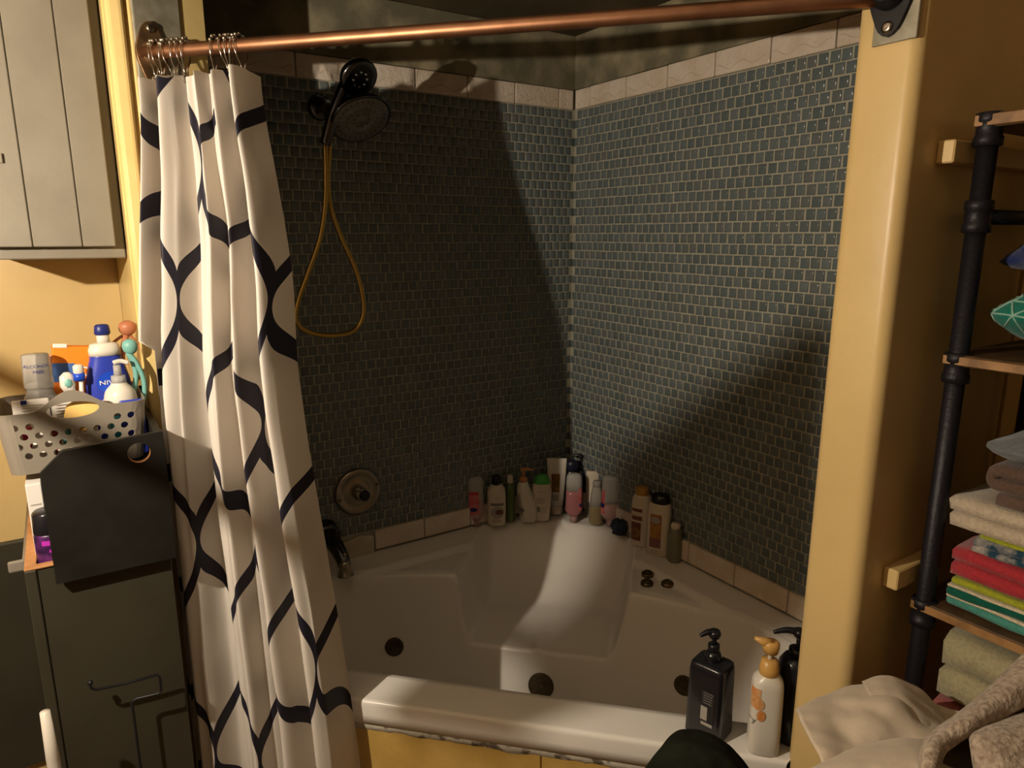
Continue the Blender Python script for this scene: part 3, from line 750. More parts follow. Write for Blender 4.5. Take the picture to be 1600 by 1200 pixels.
# 5 white with green dome cap
r = bottle_root('white bottle with a bright green dome cap', 846, 813, .016)
S = [(0, .017, .012, 2.4), (.004, .0225, .016, 2.4), (.04, .0265, .018, 2.4), (.075, .0285, .0185, 2.4), (.10, .0275, .018, 2.3), (.118, .0235, .0165, 2.2)]
loft('body', S, M['cream_plastic'], r, 32, smooth_steps=3); loft('cap', [(.114, .0245, .0175, 2.2), (.118, .0240, .017, 2.2), (.129, .0205, .0145, 2.1), (.137, .0145, .010, 2), (.141, .006, .004, 2)], M['green_cap'], r, 28, smooth_steps=2)
lb = patch('print_panel', S, -.45, .45, .092, .094, M['lab_lightgrey'], r); lines(S, -.5, .55, .055, .075, 5, M['lab_lightgrey'], r, .5); patch('barcode', S, -.5, -.15, .030, .046, M['lab_grey'], r); lines(S, 0, .5, .028, .046, 4, M['lab_lightgrey'], r)
# 6 tall white tube with gold panel, on its cap
r = bottle_root('tall white tube with a brown and gold panel, standing on its cap', 869, 803, .016)
S = [(.026, .0195, .0175, 2), (.05, .0225, .0165, 2.2), (.10, .0265, .0125, 2.4), (.150, .0290, .0065, 2.8), (.172, .0300, .0045, 3.0), (.1735, .0292, .004, 3)]
loft('body', S, M['white_plastic'], r, 32); loft('cap', [(0, .0165, .0165, 2), (.002, .0175, .0175, 2), (.027, .0190, .0185, 2)], M['cream_plastic'], r, 28); patch('label', S, -.55, .35, .072, .128, M['lab_gold'], r); patch('text_block', S, -.5, .3, .045, .064, M['lab_lightgrey'], r)
# 7 dark ones in the very corner
def dark(label, px, py, H, a, dome=False, turn=0, pumpy=True):
    r = bottle_root(label, px, py, .0)
    S = [(0, a*.8, a*.7, 2.6), (.004, a, a*.85, 2.6), (H-.014, a*.98, a*.83, 2.6), (H-.004, a*.75, a*.65, 2.4), (H, a*.5, a*.45, 2)]
    loft('body', S, M['black_plastic'], r, 28)
    if dome: loft('cap', [(H-.004, a*.9, a*.8, 2.2), (H+.012, a*.98, a*.86, 2.2), (H+.024, a*.8, a*.7, 2.1), (H+.029, a*.4, a*.35, 2)], M['navy_plastic'], r, 24, smooth_steps=2)
    else: pump(S, H, M['black_plastic'], r, .009, .026, .024, turn)
    return r
dark('black bottle with a navy domed cap, in the tub corner behind the pink bottle', 892, 800, .138, .019, True)
dark('black pump bottle with the highest nozzle, in the tub corner', 906, 795, .128, .018, turn=math.pi)
dark('black pump bottle with a lower nozzle, in the corner behind the white tube', 921, 796, .115, .016, turn=math.pi*.93)
# 8 clear bottle with pink liquid
r, S = suave('clear bottle half full of dark pink liquid, in the middle of the corner', 896, 816, .148, .0255, M['clear'], M['pink_liquid'], fill=.66)
lb = patch('label', S, .58, .97, .040, .108, M['lab_pink'], r); disc('emblem', S, .85, .055, .006, M['lab_blue'], lb, .0012)
# 9 white tube behind
r = bottle_root('pale tube bottle behind the amber bottle', 926, 806, .012)
S = [(0, .0175, .015, 2.2), (.004, .0195, .017, 2.2), (.06, .0205, .016, 2.3), (.125, .0225, .011, 2.6), (.1375, .0228, .0085, 2.8), (.139, .021, .008, 2.8)]
loft('body', S, M['cream_plastic'], r, 28); patch('base_band', S, -.98, .98, .004, .045, M['lab_grey'], r)
# 10 translucent amber bottle
r = bottle_root('translucent bottle with amber liquid and a narrow grey cap', 931, 819, .014)
S = [(0, .0175, .0145, 2.3), (.004, .0205, .017, 2.3), (.05, .0200, .0165, 2.3), (.09, .0165, .014, 2.2), (.112, .0120, .011, 2), (.116, .0105, .0105, 2)]
loft('body', [sec_at(S, .056)]+[s for s in S if s[0] > .056], M['clear'], r, 28); loft('liquid', [s for s in S if s[0] < .056]+[sec_at(S, .056)], M['amber_liquid'], r, 28); loft('cap', [(.114, .0115, .0115, 2), (.128, .0120, .0120, 2), (.130, .011, .011, 2)], M['clear'], r, 24)
# 11 big frosted bottle on its cap
r, S = suave('large frosted bottle with pale pink liquid, standing on its cap', 953, 823, .152, .0285, M['clear'], M['clear_pink'], fill=.47)
lb = patch('label', S, -.97, -.62, .040, .112, M['lab_pink'], r); disc('emblem', S, -.88, .066, .007, M['lab_blue'], lb, .0012); patch('print', S, .72, .9, .074, .077, M['lab_grey'], r); 
r = bottle_root('dark green bottle peeking out behind the large frosted bottle', 969, 812, .022)
loft('body', [(0, .016, .013, 2.4), (.004, .0185, .016, 2.4), (.105, .0180, .0155, 2.4), (.128, .010, .010, 2)], M['dkgreen'], r, 24); loft('cap', [(.126, .0105, .0105, 2), (.144, .0100, .0100, 2), (.146, .008, .008, 2)], M['black_plastic'], r, 20)
# 12 loofah
p = onz(969, 838, RIM); r = thing('loofah', 'dark blue mesh bath puff on the tub rim', 'bath puff', (p.x+.012, p.y+.018, RIM), face_cam(p))
for k in range(14):
    ph = k*2.4; bm = bmesh.new(); bmesh.ops.create_icosphere(bm, subdivisions=3, radius=.0155)
    cz = .019+.010*math.sin(k*1.7); cx = .0105*math.cos(ph); cy = .0095*math.sin(ph)
    for v in bm.verts:
        d = v.co.normalized(); v.co = v.co*(1+.22*noise.noise(d*5+Vector((k, 0, 0)))+.12*math.sin(9*d.x+7*d.z+k))+Vector((cx, cy, cz)); v.co.z = max(v.co.z, .0005)
    from_bm('ruffle', bm, M['loofah'], r, True)
# 13, 14 lotion bottles
def lotion(label, px, py, H, a, capm, turn):
    r = bottle_root(label, px, py, .018, turn=turn)
    S = [(0, a*.80, a*.50, 2.6), (.004, a*.96, a*.62, 2.7), (.03, a, a*.66, 2.7), (H*.72, a, a*.66, 2.7), (H*.84, a*.93, a*.62, 2.5), (H*.90, a*.74, a*.54, 2.3), (H*.905, a*.5, a*.45, 2)]
    loft('body', S, M['cream_plastic'], r, 32)
    return r, S
r, S = lotion('cream bottle with a mustard cap and chocolate brown label', 1000, 853, .162, .0262, None, -.30)
loft('cap', [(.144, .0165, .0140, 2.3), (.147, .0180, .0150, 2.3), (.164, .0172, .0145, 2.3), (.167, .015, .012, 2.3)], M['gold_cap'], r, 28)
patch('label_band', S, -.80, .30, .100, .109, M['lab_choc'], r); patch('label_band', S, -.80, .30, .076, .088, M['lab_choc'], r); patch('label', S, -.85, .20, .018, .070, M['lab_brown'], r); disc('emblem', S, -.3, .040, .013, M['lab_gold'], r, .0012)
r, S = lotion('cream bottle with a black cap and fruit printed label', 1028, 868, .166, .0300, None, -.30)
loft('cap', [(.142, .0225, .0165, 2.4), (.146, .0245, .0180, 2.4), (.163, .0235, .0172, 2.4), (.168, .019, .013, 2.4)], M['black_plastic'], r, 28)
patch('label', S, -.62, .38, .026, .118, M['lab_food'], r); patch('label_foot', S, -.62, .34, .026, .052, M['lab_purple'], r, .0010); disc('emblem', S, -.15, .102, .013, M['lab_lightgrey'], r, .0014, 18, .009); disc('fruit', S, 0, .078, .010, M['gold_cap'], r, .0014); disc('fruit', S, -.25, .06, .008, M['gold_cap'], r, .0014); lines(S, -.5, .3, .008, .020, 2, M['lab_lightgrey'], r)
# 15 small can
r = bottle_root('small grey green travel can at the right end of the row', 1053, 878, .016)
S = [(0, .0165, .0165, 2), (.003, .0180, .0180, 2), (.078, .0180, .0180, 2), (.086, .0150, .0150, 2), (.089, .0125, .0125, 2)]
loft('body', S, M['grey_olive'], r, 28); loft('cap', [(.087, .0125, .0125, 2), (.100, .0125, .0125, 2), (.104, .009, .009, 2)], M['cream_plastic'], r, 24); patch('seam', S, -.05, .02, .004, .078, M['lab_grey'], r); patch('seam', S, -.55, -.5, .004, .078, M['lab_grey'], r)
# 16 black square pump by the front rim
r = bottle_root('tall square black pump bottle on the front tub rim', 1106, 1150, .030, turn=-.42, size=1.20)
S = [(0, .0260, .0215, 7), (.003, .0285, .0240, 8), (.106, .0270, .0228, 8), (.115, .0258, .0215, 7), (.117, .0240, .0200, 6), (.121, .011, .011, 2)]
loft('body', S, M['black_plastic'], r, 48)
lb = patch('label', S, -.10, .60, .030, .082, mat('dark_grey_print', (.018, .018, .02), .4), r); patch('barcode', S, -.10, .25, .034, .056, M['lab_lightgrey'], lb, .0012); patch('barcode_text', S, -.05, .55, .026, .031, M['lab_lightgrey'], lb, .0012); lines(S, .0, .55, .060, .080, 5, M['lab_grey'], lb, .3)
pump(S, .132, M['black_plastic'], r, .0085, .022, .012, -2.3)
loft('pump_shoulder', [(.117, .0115, .0115, 2), (.126, .0125, .0125, 2), (.134, .009, .009, 2)], M['black_plastic'], r, 20)
# 17 white and amber pump
r = bottle_root('white pump bottle with amber pump and orange blossom print', 1190, 1178, .030, turn=.15, size=1.13)
S = [(0, .0195, .0165, 3), (.004, .0232, .0200, 3.2), (.06, .0235, .0202, 3.2), (.110, .0228, .0195, 3.0), (.122, .0205, .0180, 2.6), (.130, .0140, .0140, 2), (.132, .012, .012, 2)]
loft('body', S, M['white_plastic'], r, 36, smooth_steps=2); patch('blossom', S, -.98, -.45, .080, .112, M['lab_flower'], r); disc('blossom_petal', S, -.35, .070, .006, M['lab_flower'], r, .0012, 14, .009); disc('blossom_petal', S, -.55, .088, .008, M['lab_flower'], r, .0012, 14, .010); wraptext('script', S, 'ry', -.85, .060, .014, M['lab_grey'], r)
loft('pump_collar', [(.128, .0125, .0125, 2), (.130, .0142, .0142, 2), (.142, .0142, .0142, 2), (.144, .0125, .0125, 2), (.152, .0125, .0125, 2), (.154, .006, .006, 2)], M['amber_pump'], r, 24); loft('pump_stem', [(.152, .0035, .0035, 2), (.166, .0035, .0035, 2)], M['white_plastic'], r, 12)
h = loft('pump_head', [(.165, .0105, .0105, 2), (.174, .0125, .0115, 2), (.180, .0125, .0115, 2), (.184, .009, .008, 2)], M['amber_pump'], r, 20)
tube('nozzle', [(0, 0, .179), (-.012, -.002, .182), (-.024, -.004, .187)], .0085, M['amber_pump'], h, 12, taper=[1, .75, .3])
# 18 black pump behind it
r = bottle_root('round black pump bottle half hidden by the yellow post', 1233, 1160, .030, turn=.2, size=1.20)
S = [(0, .021, .021, 2.4), (.004, .024, .024, 2.4), (.122, .024, .024, 2.4), (.133, .018, .018, 2.2), (.136, .012, .012, 2)]
loft('body', S, M['black_plastic'], r, 32); pump(S, .134, M['black_plastic'], r, .0125, .036, .020, math.pi+.1)

# ------------------------------------------------------------------ left side: wainscot, upper cabinet, tall cabinet
o = struct('trim_6', box('trim_6', -2.09, -1.2085, -.018, -.0003, .32, .853, M['char'], bev=.002)); tag(o, 'dark painted wainscot panel on the yellow wall')
uc = thing('wall_cabinet', 'grey painted plank-door cabinet high on the yellow wall', 'cabinet', (-1.335, -.15, 1.45))
def UC(o): return under(o, uc)
UC(box('carcass', -1.445, -1.2395, -.285, -.001, 1.447, 2.30, M['grey_paint'], None, .002))
edges = [-1.436, -1.376, -1.305, -1.2545]
door = UC(box('door', -1.436, -1.2545, -.2995, -.2858, 1.468, 2.28, M['grey_paint'], None, .001))
for a, b in zip(edges, edges[1:]): box('plank', a+.0006, b-.0006, -.312, -.2997, 1.468, 2.28, M['grey_paint'], door, .0015)
bm = box_bm(-1.41, -1.40, -.318, -.3121, 1.60, 1.615, .001); from_bm('catch', bm, M['grey_paint'], door)

tc = thing('tall_cabinet', 'narrow charcoal cabinet with raw wood top edges beside the curtain', 'cabinet', (-1.34, -.38, 0))
def TC(o): return under(o, tc)
X0, X1, YF, YB, ZTOP = -1.443, -1.2405, -.500, -.24, .985
TC(box('front_panel', X0+.016, X1, YF, YF+.012, 0, ZTOP-.004, M['char'], None, .001))
TC(box('stile', X0, X0+.0155, YF-.003, YF+.012, 0, ZTOP-.004, M['char'], None, .0015))
TC(box('side_panel', X0, X0+.012, YF+.0125, YB, 0, ZTOP-.004, M['char'], None, .001)); TC(box('side_panel', X1-.012, X1, YF+.0125, YB, 0, ZTOP-.004, M['char'], None, .001))
TC(box('back_panel', X0+.0125, X1-.0125, YB-.012, YB, 0, ZTOP-.004, M['char'], None, .001)); TC(box('inner_shelf', X0+.0125, X1-.0125, YF+.0125, YB-.0125, .950, .962, M['char'], None, .001))
TC(box('raw_edge', X0, X1, YF-.003, YF+.012, ZTOP-.0035, ZTOP, M['raw_wood'], None, .0008)); TC(box('raw_edge', X0, X0+.016, YF+.0125, YB, ZTOP-.0035, ZTOP, M['raw_wood'], None, .0008))
# black box hung over the cabinet front
bb = thing('black_organizer_box', 'black wooden box with clipped corner and round hand hole', 'box', (-1.32, -.5, .958))
def BB(o): return under(o, bb)
YO = -.516
ol = [(-1.404, .958), (-1.234, .958), (-1.234, 1.178), (-1.372, 1.168), (-1.404, 1.138)]
BB(cutout('front_panel', ol, [circ(-1.271, 1.148, .0165, 28)], .011, [M['black_wood']], lambda u, v, w_: (u, YO-w_, v)))
rim = []
for k in range(28): th = 2*math.pi*k/28; rim.append((-1.271+.0163*math.cos(th), 1.148+.0163*math.sin(th)))
V = [Vector((a, YO+d, b)) for d in (-.0054, .0054) for a, b in rim]
BB(mesh('raw_hole_edge', V, [(k, (k+1) % 28, 28+(k+1) % 28, 28+k) for k in range(28)], M['raw_wood'], None))
BB(cutout('back_panel', [(a, b) for a, b in ol], [circ(-1.271, 1.148, .0165, 24)], .010, [M['black_wood']], lambda u, v, w_: (u, -.27-w_, v+.03)))
BB(box('side_panel', -1.2455, -1.2345, YO+.006, -.2755, .9885, 1.175, M['black_wood'], None, .001))
BB(box('tray', -1.404, -1.246, YO+.006, -.2755, 1.105, 1.113, M['black_wood'], None, .001))
# wall hook / lever at far left
o = box('lever_plate', -1.475, -1.449, -.36, -.352, .925, .945, M['grey_plastic'], None, .003, 2); tag(o, 'small grey tank lever beside the tall cabinet', 'lever')
under(o, thing('flush_lever', 'small grey lever sticking out beside the tall cabinet', 'lever', (-1.46, -.35, .93))); del o['category']; del o['label']
tube('lever_arm', [(-1.452, -.356, .935), (-1.452, -.30, .935), (-1.452, -.02, .935)], .004, M['grey_plastic'], None, 8).parent = o
# wire toilet-paper stand in front of the cabinet
ws = thing('paper_stand', 'thin black wire paper holder in front of the tall cabinet', 'paper holder', (-1.30, -.53, 0))
Yw = -.535
A = [ony(x, y, Yw) for x, y in ((141, 1067), (142, 1075), (150, 1078), (200, 1067), (246, 1054), (250, 1058), (252, 1078), (248, 1084), (212, 1092), (206, 1097))]
A.append(Vector((A[-1].x+.001, Yw, .30))); A.append(Vector((A[-2].x+.001, Yw, .012)))
under(tube('wire', A, .0022, M['black_metal'], None, 8), ws)
under(lathe('base', [(.06, 0), (.06, .006), (.055, .010), (.005, .012)], M['black_metal'], None, 28, (A[-1].x, Yw, 0)), ws)
bm = bmesh.new(); bmesh.ops.create_uvsphere(bm, u_segments=12, v_segments=8, radius=.0042, matrix=Matrix.Translation(A[0])); under(from_bm('end_ball', bm, M['black_metal'], None, True), ws)
# white brush handle
pb = ony(70, 1112, -.60); pe = Vector((pb.x+.006, -.60, .03))
br = thing('toilet_brush', 'white plastic brush handle leaning at the lower left', 'brush', pe-Vector((0, 0, .03)))
under(tube('handle', [lerp(pe, pb, t/10) for t in range(11)], .0085, M['white_plastic'], None, 12, taper=[1]*9+[1.05, .8]), br)
under(lathe('brush_pot', [(.045, 0), (.048, .004), (.042, .10), (.036, .14), (.034, .14), (.034, .02)], M['white_plastic'], None, 28, (pe.x, pe.y, 0)), br)
# ------------------------------------------------------------------ plastic basket and what is in it
bk = thing('plastic_basket', 'taupe plastic basket with round holes, full of toiletries', 'basket', (-1.35, -.36, 1.114))
BX0, BX1, BY0, BY1, BZ0, BZ1 = -1.455, -1.2475, -.445, -.282, 1.116, 1.216
bw, bd = BX1-BX0, BY1-BY0; rc = .022
peri = 2*(bw-2*rc)+2*(bd-2*rc)+2*math.pi*rc
def loop_pt(u):
    """point on the rounded rectangle; u = 0 at the start of the front side, running left to right"""
    u = u % peri
    segs = [('l', bw-2*rc, (-bw/2+rc, -bd/2), (1, 0)), ('a', math.pi*rc/2, (bw/2-rc, -bd/2+rc), -90), ('l', bd-2*rc, (bw/2, -bd/2+rc), (0, 1)), ('a', math.pi*rc/2, (bw/2-rc, bd/2-rc), 0),
            ('l', bw-2*rc, (bw/2-rc, bd/2), (-1, 0)), ('a', math.pi*rc/2, (-bw/2+rc, bd/2-rc), 90), ('l', bd-2*rc, (-bw/2, bd/2-rc), (0, -1)), ('a', math.pi*rc/2, (-bw/2+rc, -bd/2+rc), 180)]
    for kd, L, c, d in segs:
        if u <= L+1e-9:
            if kd == 'l': nx, ny = d[1], -d[0]; return (c[0]+d[0]*u, c[1]+d[1]*u, nx, ny)
            th = math.radians(d)+u/rc; return (c[0]+rc*math.cos(th), c[1]+rc*math.sin(th), math.cos(th), math.sin(th))
        u -= L
    return (-bw/2+rc, -bd/2, 0, -1)
Lf = bw-2*rc; Ls = bd-2*rc; La = math.pi*rc/2; hf = Lf/2; hb = Lf+La+Ls+La+Lf/2; H0 = BZ1-BZ0
def top_h(u):
    h = H0
    for c in (hf, hb):
        x = abs(u-c)
        if x < .060: h += .030*(.5+.5*math.cos(math.pi*x/.060))
    return h
ol = [(peri*k/160, 0) for k in range(161)]+[(peri*k/160, top_h(peri*k/160)) for k in range(160, -1, -1)]
holes = []
for c in (hf, hb):
    holes.append(circ(c, H0-.002, .036, 32, .0135))
    for rI, zz in enumerate((.078, .062, .046, .030)):
        for cI in range(-4, 5):
            uu = c+cI*.0205+(rI % 2)*.0102
            if abs(uu-c) > .087: continue
            if zz > .068 and abs(uu-c) < .042: continue
            holes.append(circ(uu, zz, .0056, 16))
def bxf(u, v, w_):
    x, y, nx, ny = loop_pt(min(max(u, 0), peri-1e-7)); t = v/H0; k = lerp(.90, 1.0, t)
    return ((BX0+BX1)/2+(x+nx*w_)*k, (BY0+BY1)/2+(y+ny*w_)*k, BZ0+v)
from mathutils.geometry import delaunay_2d_cdt
pts2 = []; edg = []
def add_loop(L):
    b = len(pts2); pts2.extend(Vector((p[0]*10, p[1]*10)) for p in L); edg.extend((b+k, b+(k+1) % len(L)) for k in range(len(L)))
add_loop(ol)
for h in holes: add_loop(h)
for k in range(1, 90):
    for zz in (.012, .022, .038, .054, .070, .088):
        u = peri*k/90
        if all((u-sum(p[0] for p in h)/len(h))**2/max(1e-9, (max(p[0] for p in h)-min(p[0] for p in h))/2+.002)**2+(zz-sum(p[1] for p in h)/len(h))**2/max(1e-9, (max(p[1] for p in h)-min(p[1] for p in h))/2+.002)**2 > 1 for h in holes): pts2.append(Vector((u*10, zz*10)))
rv, re_, rf, _a, _b, _c = delaunay_2d_cdt(pts2, edg, [], 0, 1e-6)
hc = [(sum(p[0] for p in h)/len(h), sum(p[1] for p in h)/len(h), (max(p[0] for p in h)-min(p[0] for p in h))/2, (max(p[1] for p in h)-min(p[1] for p in h))/2) for h in holes]
keep = []
for f in rf:
    cx = sum(rv[i].x for i in f)/len(f)/10; cy = sum(rv[i].y for i in f)/len(f)/10
    if cy > top_h(cx)+1e-5 or any(((cx-a)/rx)**2+((cy-b)/ry)**2 < 1 for a, b, rx, ry in hc): continue
    keep.append(tuple(f))
bwall = under(mesh('basket_wall', [Vector(bxf(p.x/10, p.y/10, 0)) for p in rv], keep, M['grey_plastic'], None), bk)
mdb = bwall.modifiers.new('thickness', 'SOLIDIFY'); mdb.thickness = .0024; mdb.offset = 0
V = [Vector(bxf(peri*k/60, 0, 0)) for k in range(60)]; V += [v+Vector((0, 0, .003)) for v in V]
under(mesh('basket_floor', V, [tuple(range(59, -1, -1)), tuple(range(60, 120))]+[(k, (k+1) % 60, 60+(k+1) % 60, 60+k) for k in range(60)], M['grey_plastic'], None), bk)
ZI = 1.120
def item(label, px, py, Y, name, cat, turn=0, z=ZI):
    p = ony(px, py, Y); return thing(name, label, cat, (p.x, Y, z), turn), p
# clear mouthwash-style bottle with measuring cup
r, p = item('clear bottle with a printed measuring-cup cap in the basket', 61, 600, -.375, 'bottle', 'bottle'); r.scale = (1.14, 1.14, 1.17)
S = [(0, .024, .017, 2.6), (.004, .0265, .019, 2.8), (.060, .0265, .019, 2.8), (.085, .0235, .0175, 2.4), (.098, .0165, .0155, 2), (.104, .0165, .0155, 2)]
loft('body', S, M['clear_grey'], r, 32); patch('label', S, -.6, .35, .055, .083, M['cyan_lab'], r); patch('label', S, .4, .8, .055, .083, M['box_blue'], r)
SC = [(.104, .0165, .0155, 2.2), (.106, .0185, .0175, 2.2), (.150, .0170, .0160, 2.2), (.152, .0160, .0150, 2.2)]
cp = loft('cap', SC, M['clear_grey'], r, 28); wraptext('print', SC, 'ALCOHOL', 0, .137, .0062, M['lab_blue'], cp); wraptext('print', SC, 'FREE', .1, .129, .0062, M['lab_blue'], cp)
r, p = item('white capped bottle behind the clear measuring-cup bottle', 68, 560, -.330, 'bottle', 'bottle')
loft('body', [(0, .017, .015, 2.2), (.004, .019, .017, 2.2), (.12, .019, .017, 2.2), (.132, .014, .014, 2)], M['clear'], r, 28); loft('cap', [(.130, .0155, .0155, 2), (.166, .0150, .0150, 2), (.168, .013, .013, 2)], M['white_plastic'], r, 28)
# orange carton
r, p = item('torn orange carton leaning in the basket', 108, 570, -.335, 'carton', 'carton', .05)
r.rotation_euler.y = .10; r.scale = (1.28, 1, 1.08)
box('carton_body', -.031, .031, -.012, .012, .0, .168, M['orange_box'], r, .0012)
box('blue_stripe', -.0312, -.006, -.0126, -.0122, .112, .142, M['box_blue'], r, 0); box('blue_stripe', -.0312, .0312, -.0126, -.0122, .078, .086, M['box_blue'], r, 0); box('torn_flap', -.030, -.014, -.013, -.009, .166, .1725, M['paper'], r, .001)
V_, F_ = text_geo('Cl', .022); mesh('lettering', [Vector((v.x+.004, -.0130, v.y+.128)) for v in V_], F_, M['white_print'], r)
# toothbrush heads
r, p = item('white and teal brush head in front of the orange carton', 103, 580, -.372, 'brush_head', 'brush', .2)
tube('handle', [(0, 0, 0), (0.001, 0, .06), (.004, -.002, .10), (.003, -.003, .118)], .0055, M['clear'], r, 10, taper=[.5, .6, .9, 1.3]); loft('shell', [(.108, .006, .006, 2), (.120, .0115, .0085, 2.2), (.136, .0110, .0080, 2.2), (.143, .004, .004, 2)], M['white_plastic'], r, 20); loft('pad', [(.118, .0065, .0085, 2.2), (.122, .0085, .0098, 2.2), (.130, .0075, .0098, 2.2), (.133, .004, .008, 2.2)], M['teal'], r, 20)
r, p = item('small blue and white toothbrush head in front of the orange carton', 122, 575, -.374, 'toothbrush_head', 'toothbrush', .15)
tube('neck', [(0, 0, 0), (0, 0, .10), (.003, 0, .142)], .0036, M['white_plastic'], r, 10); loft('head', [(.138, .006, .006, 2), (.142, .008, .007, 2.2), (.152, .008, .007, 2.2), (.155, .005, .005, 2)], M['white_plastic'], r, 18); loft('bristles', [(.128, .0085, .008, 2), (.140, .0088, .008, 2)], M['nivea_disc'], r, 16)
# blue lotion
r, p = item('royal blue lotion bottle with a white pump collar in the basket', 166, 570, -.345, 'lotion_bottle', 'bottle', .12); r.scale = (1.22, 1.0, 1.04)
S = [(0, .027, .017, 2.4), (.004, .0295, .019, 2.4), (.09, .0300, .0195, 2.4), (.125, .0265, .0185, 2.3), (.150, .0205, .0165, 2.2), (.158, .0195, .016, 2.2)]
loft('body', S, M['blue_plastic'], r, 36, smooth_steps=2); loft('collar', [(.157, .0205, .017, 2.2), (.166, .0205, .017, 2.2), (.176, .0175, .015, 2.1), (.178, .010, .010, 2)], M['white_plastic'], r, 28)
loft('pump_stem', [(.177, .0085, .0085, 2), (.192, .0078, .0078, 2)], M['white_plastic'], r, 20); loft('pump_top', [(.191, .0090, .0090, 2), (.194, .0105, .0105, 2), (.206, .0092, .0092, 2), (.208, .007, .007, 2)], M['lab_blue'], r, 20)
d = disc('badge', S, .05, .113, .0175, M['nivea_disc'], r, .0010, 30); wraptext('lettering', S, 'NIVEA', .05, .113, .0105, M['white_print'], d, .0016); wraptext('lettering', S, 'Original', .02, .082, .0085, M['white_print'], r, .0014)
# round white pump bottle
r, p = item('squat white pump bottle at the right end of the basket', 186, 600, -.385, 'pump_bottle', 'bottle', .2)
S = [(0, .018, .018, 2), (.004, .0215, .0215, 2), (.05, .0250, .0240, 2), (.085, .0262, .0250, 2), (.105, .0225, .0220, 2), (.116, .0135, .0135, 2), (.120, .0115, .0115, 2)]
loft('body', S, M['white_plastic'], r, 36, smooth_steps=3); loft('collar', [(.117, .0118, .0118, 2), (.132, .0108, .0108, 2)], M['clear'], r, 24); loft('pump_stem', [(.131, .0065, .0065, 2), (.150, .0058, .0058, 2)], M['clear'], r, 16)
tube('nozzle', catmull([(-.005, 0, .154), (.006, 0, .156), (.018, -.003, .152)], 4), .004, M['white_plastic'], r, 10)
# teal brush loop and copper one
def loopbrush(label, px, py, Y, m, md, hr, lean):
    r, p = item(label, px, py, Y, 'bath_brush', 'brush', lean)
    zc = p.z-ZI
    loft('head', [(zc-.014, .004, .004, 2), (zc-.009, hr*.8, hr*.75, 2), (zc, hr, hr*.95, 2), (zc+.008, hr*.85, hr*.8, 2), (zc+.0125, hr*.3, hr*.3, 2)], m, r, 24, smooth_steps=2)
    return r, zc
r, zc = loopbrush('teal plastic brush with an oval loop handle behind the white pump bottle', 203, 541, -.372, M['teal'], M['teal_dark'], .0125, 0)
tube('loop_handle', catmull([(-.004, 0, zc-.012), (.006, -.002, zc-.028), (.015, -.002, zc-.06), (.012, 0, zc-.095), (0, .002, zc-.11), (-.004, .002, zc-.09), (.004, .002, zc-.055), (.002, .002, zc-.03)], 5, True), .0042, M['teal'], r, 10, True)
tube('stem', [(0, .001, zc-.10), (-.003, .001, .004)], .0045, M['teal_dark'], r, 10)
r, zc = loopbrush('copper pink plastic brush with a loop, against the yellow jamb', 199, 512, -.322, M['peach'], M['peach'], .0145, 0)
tube('loop_handle', catmull([(-.004, 0, zc-.012), (-.030, 0, zc-.030), (-.045, 0, zc-.055), (-.030, 0, zc-.09), (0, 0, zc-.10), (.016, 0, zc-.08), (.020, 0, zc-.05), (.008, 0, zc-.022)], 6, True), .0026, M['peach'], r, 8, True)
tube('stem', [(-.002, 0, zc-.008), (-.014, 0, zc-.05), (-.020, 0, .004)], .0052, M['peach'], r, 8)
# flat packets along the front
def packet(label, px0, px1, z0, z1, Y, m, lean=.12, name='packet'):
    a, b = ony(px0, 640, Y), ony(px1, 640, Y); r = thing(name, label, 'packet', ((a.x+b.x)/2, Y, z0), 0); r.rotation_euler.x = -lean
    bm = box_bm(-(b.x-a.x)/2, (b.x-a.x)/2, -.003, .003, 0, z1-z0, .0022, 2); bmesh.ops.subdivide_edges(bm, edges=bm.edges, cuts=2, use_grid_fill=True)
    for v in bm.verts: v.co.y += .0025*noise.noise(v.co*30)
    from_bm('sleeve', bm, m, r, True); return r, (b.x-a.x)/2
r, hw = packet('white printed packet with a barcode at the basket\'s left end', 18, 78, ZI, 1.232, -.425, M['paper'])
box('barcode', -.012, .006, -.0065, -.0058, .078, .090, M['box_blue'], r, 0); box('red_mark', -hw+.002, -hw+.012, -.0065, -.0058, .076, .082, M['lab_red'], r, 0); box('blue_mark', -hw+.012, -hw+.020, -.0065, -.0058, .105, .112, M['lab_blue'], r, 0)
for k in range(3): box('print_line', -.012, hw-.008, -.0064, -.0058, .094+k*.004, .0955+k*.004, M['lab_lightgrey'], r, 0)
r, hw = packet('white printed packet behind the basket\'s handle', 80, 150, ZI, 1.226, -.424, M['paper'])
for k in range(5): box('print_line', -hw+.006, hw-.01, -.0064, -.0058, .078+k*.005, .0795+k*.005, M['lab_lightgrey'], r, 0)
r, hw = packet('blue packet sticking out at the basket\'s right end', 188, 226, ZI, 1.214, -.425, M['blue_plastic'])
r, p = item('round yellow pad seen through the basket\'s handle', 132, 648, -.434, 'cleansing_pad', 'pad')
lathe('pad', [(.026, -.003), (.027, 0), (.026, .003), (.001, .0045)], M['yellow_sponge'], r, 10, (0, 0, .082), (0, -1, .1), False); lathe('rim', [(.0275, -.002), (.0285, 0), (.0275, .002)], M['yellow_sponge'], r, 10, (0, 0, .082), (0, -1, .1), False)
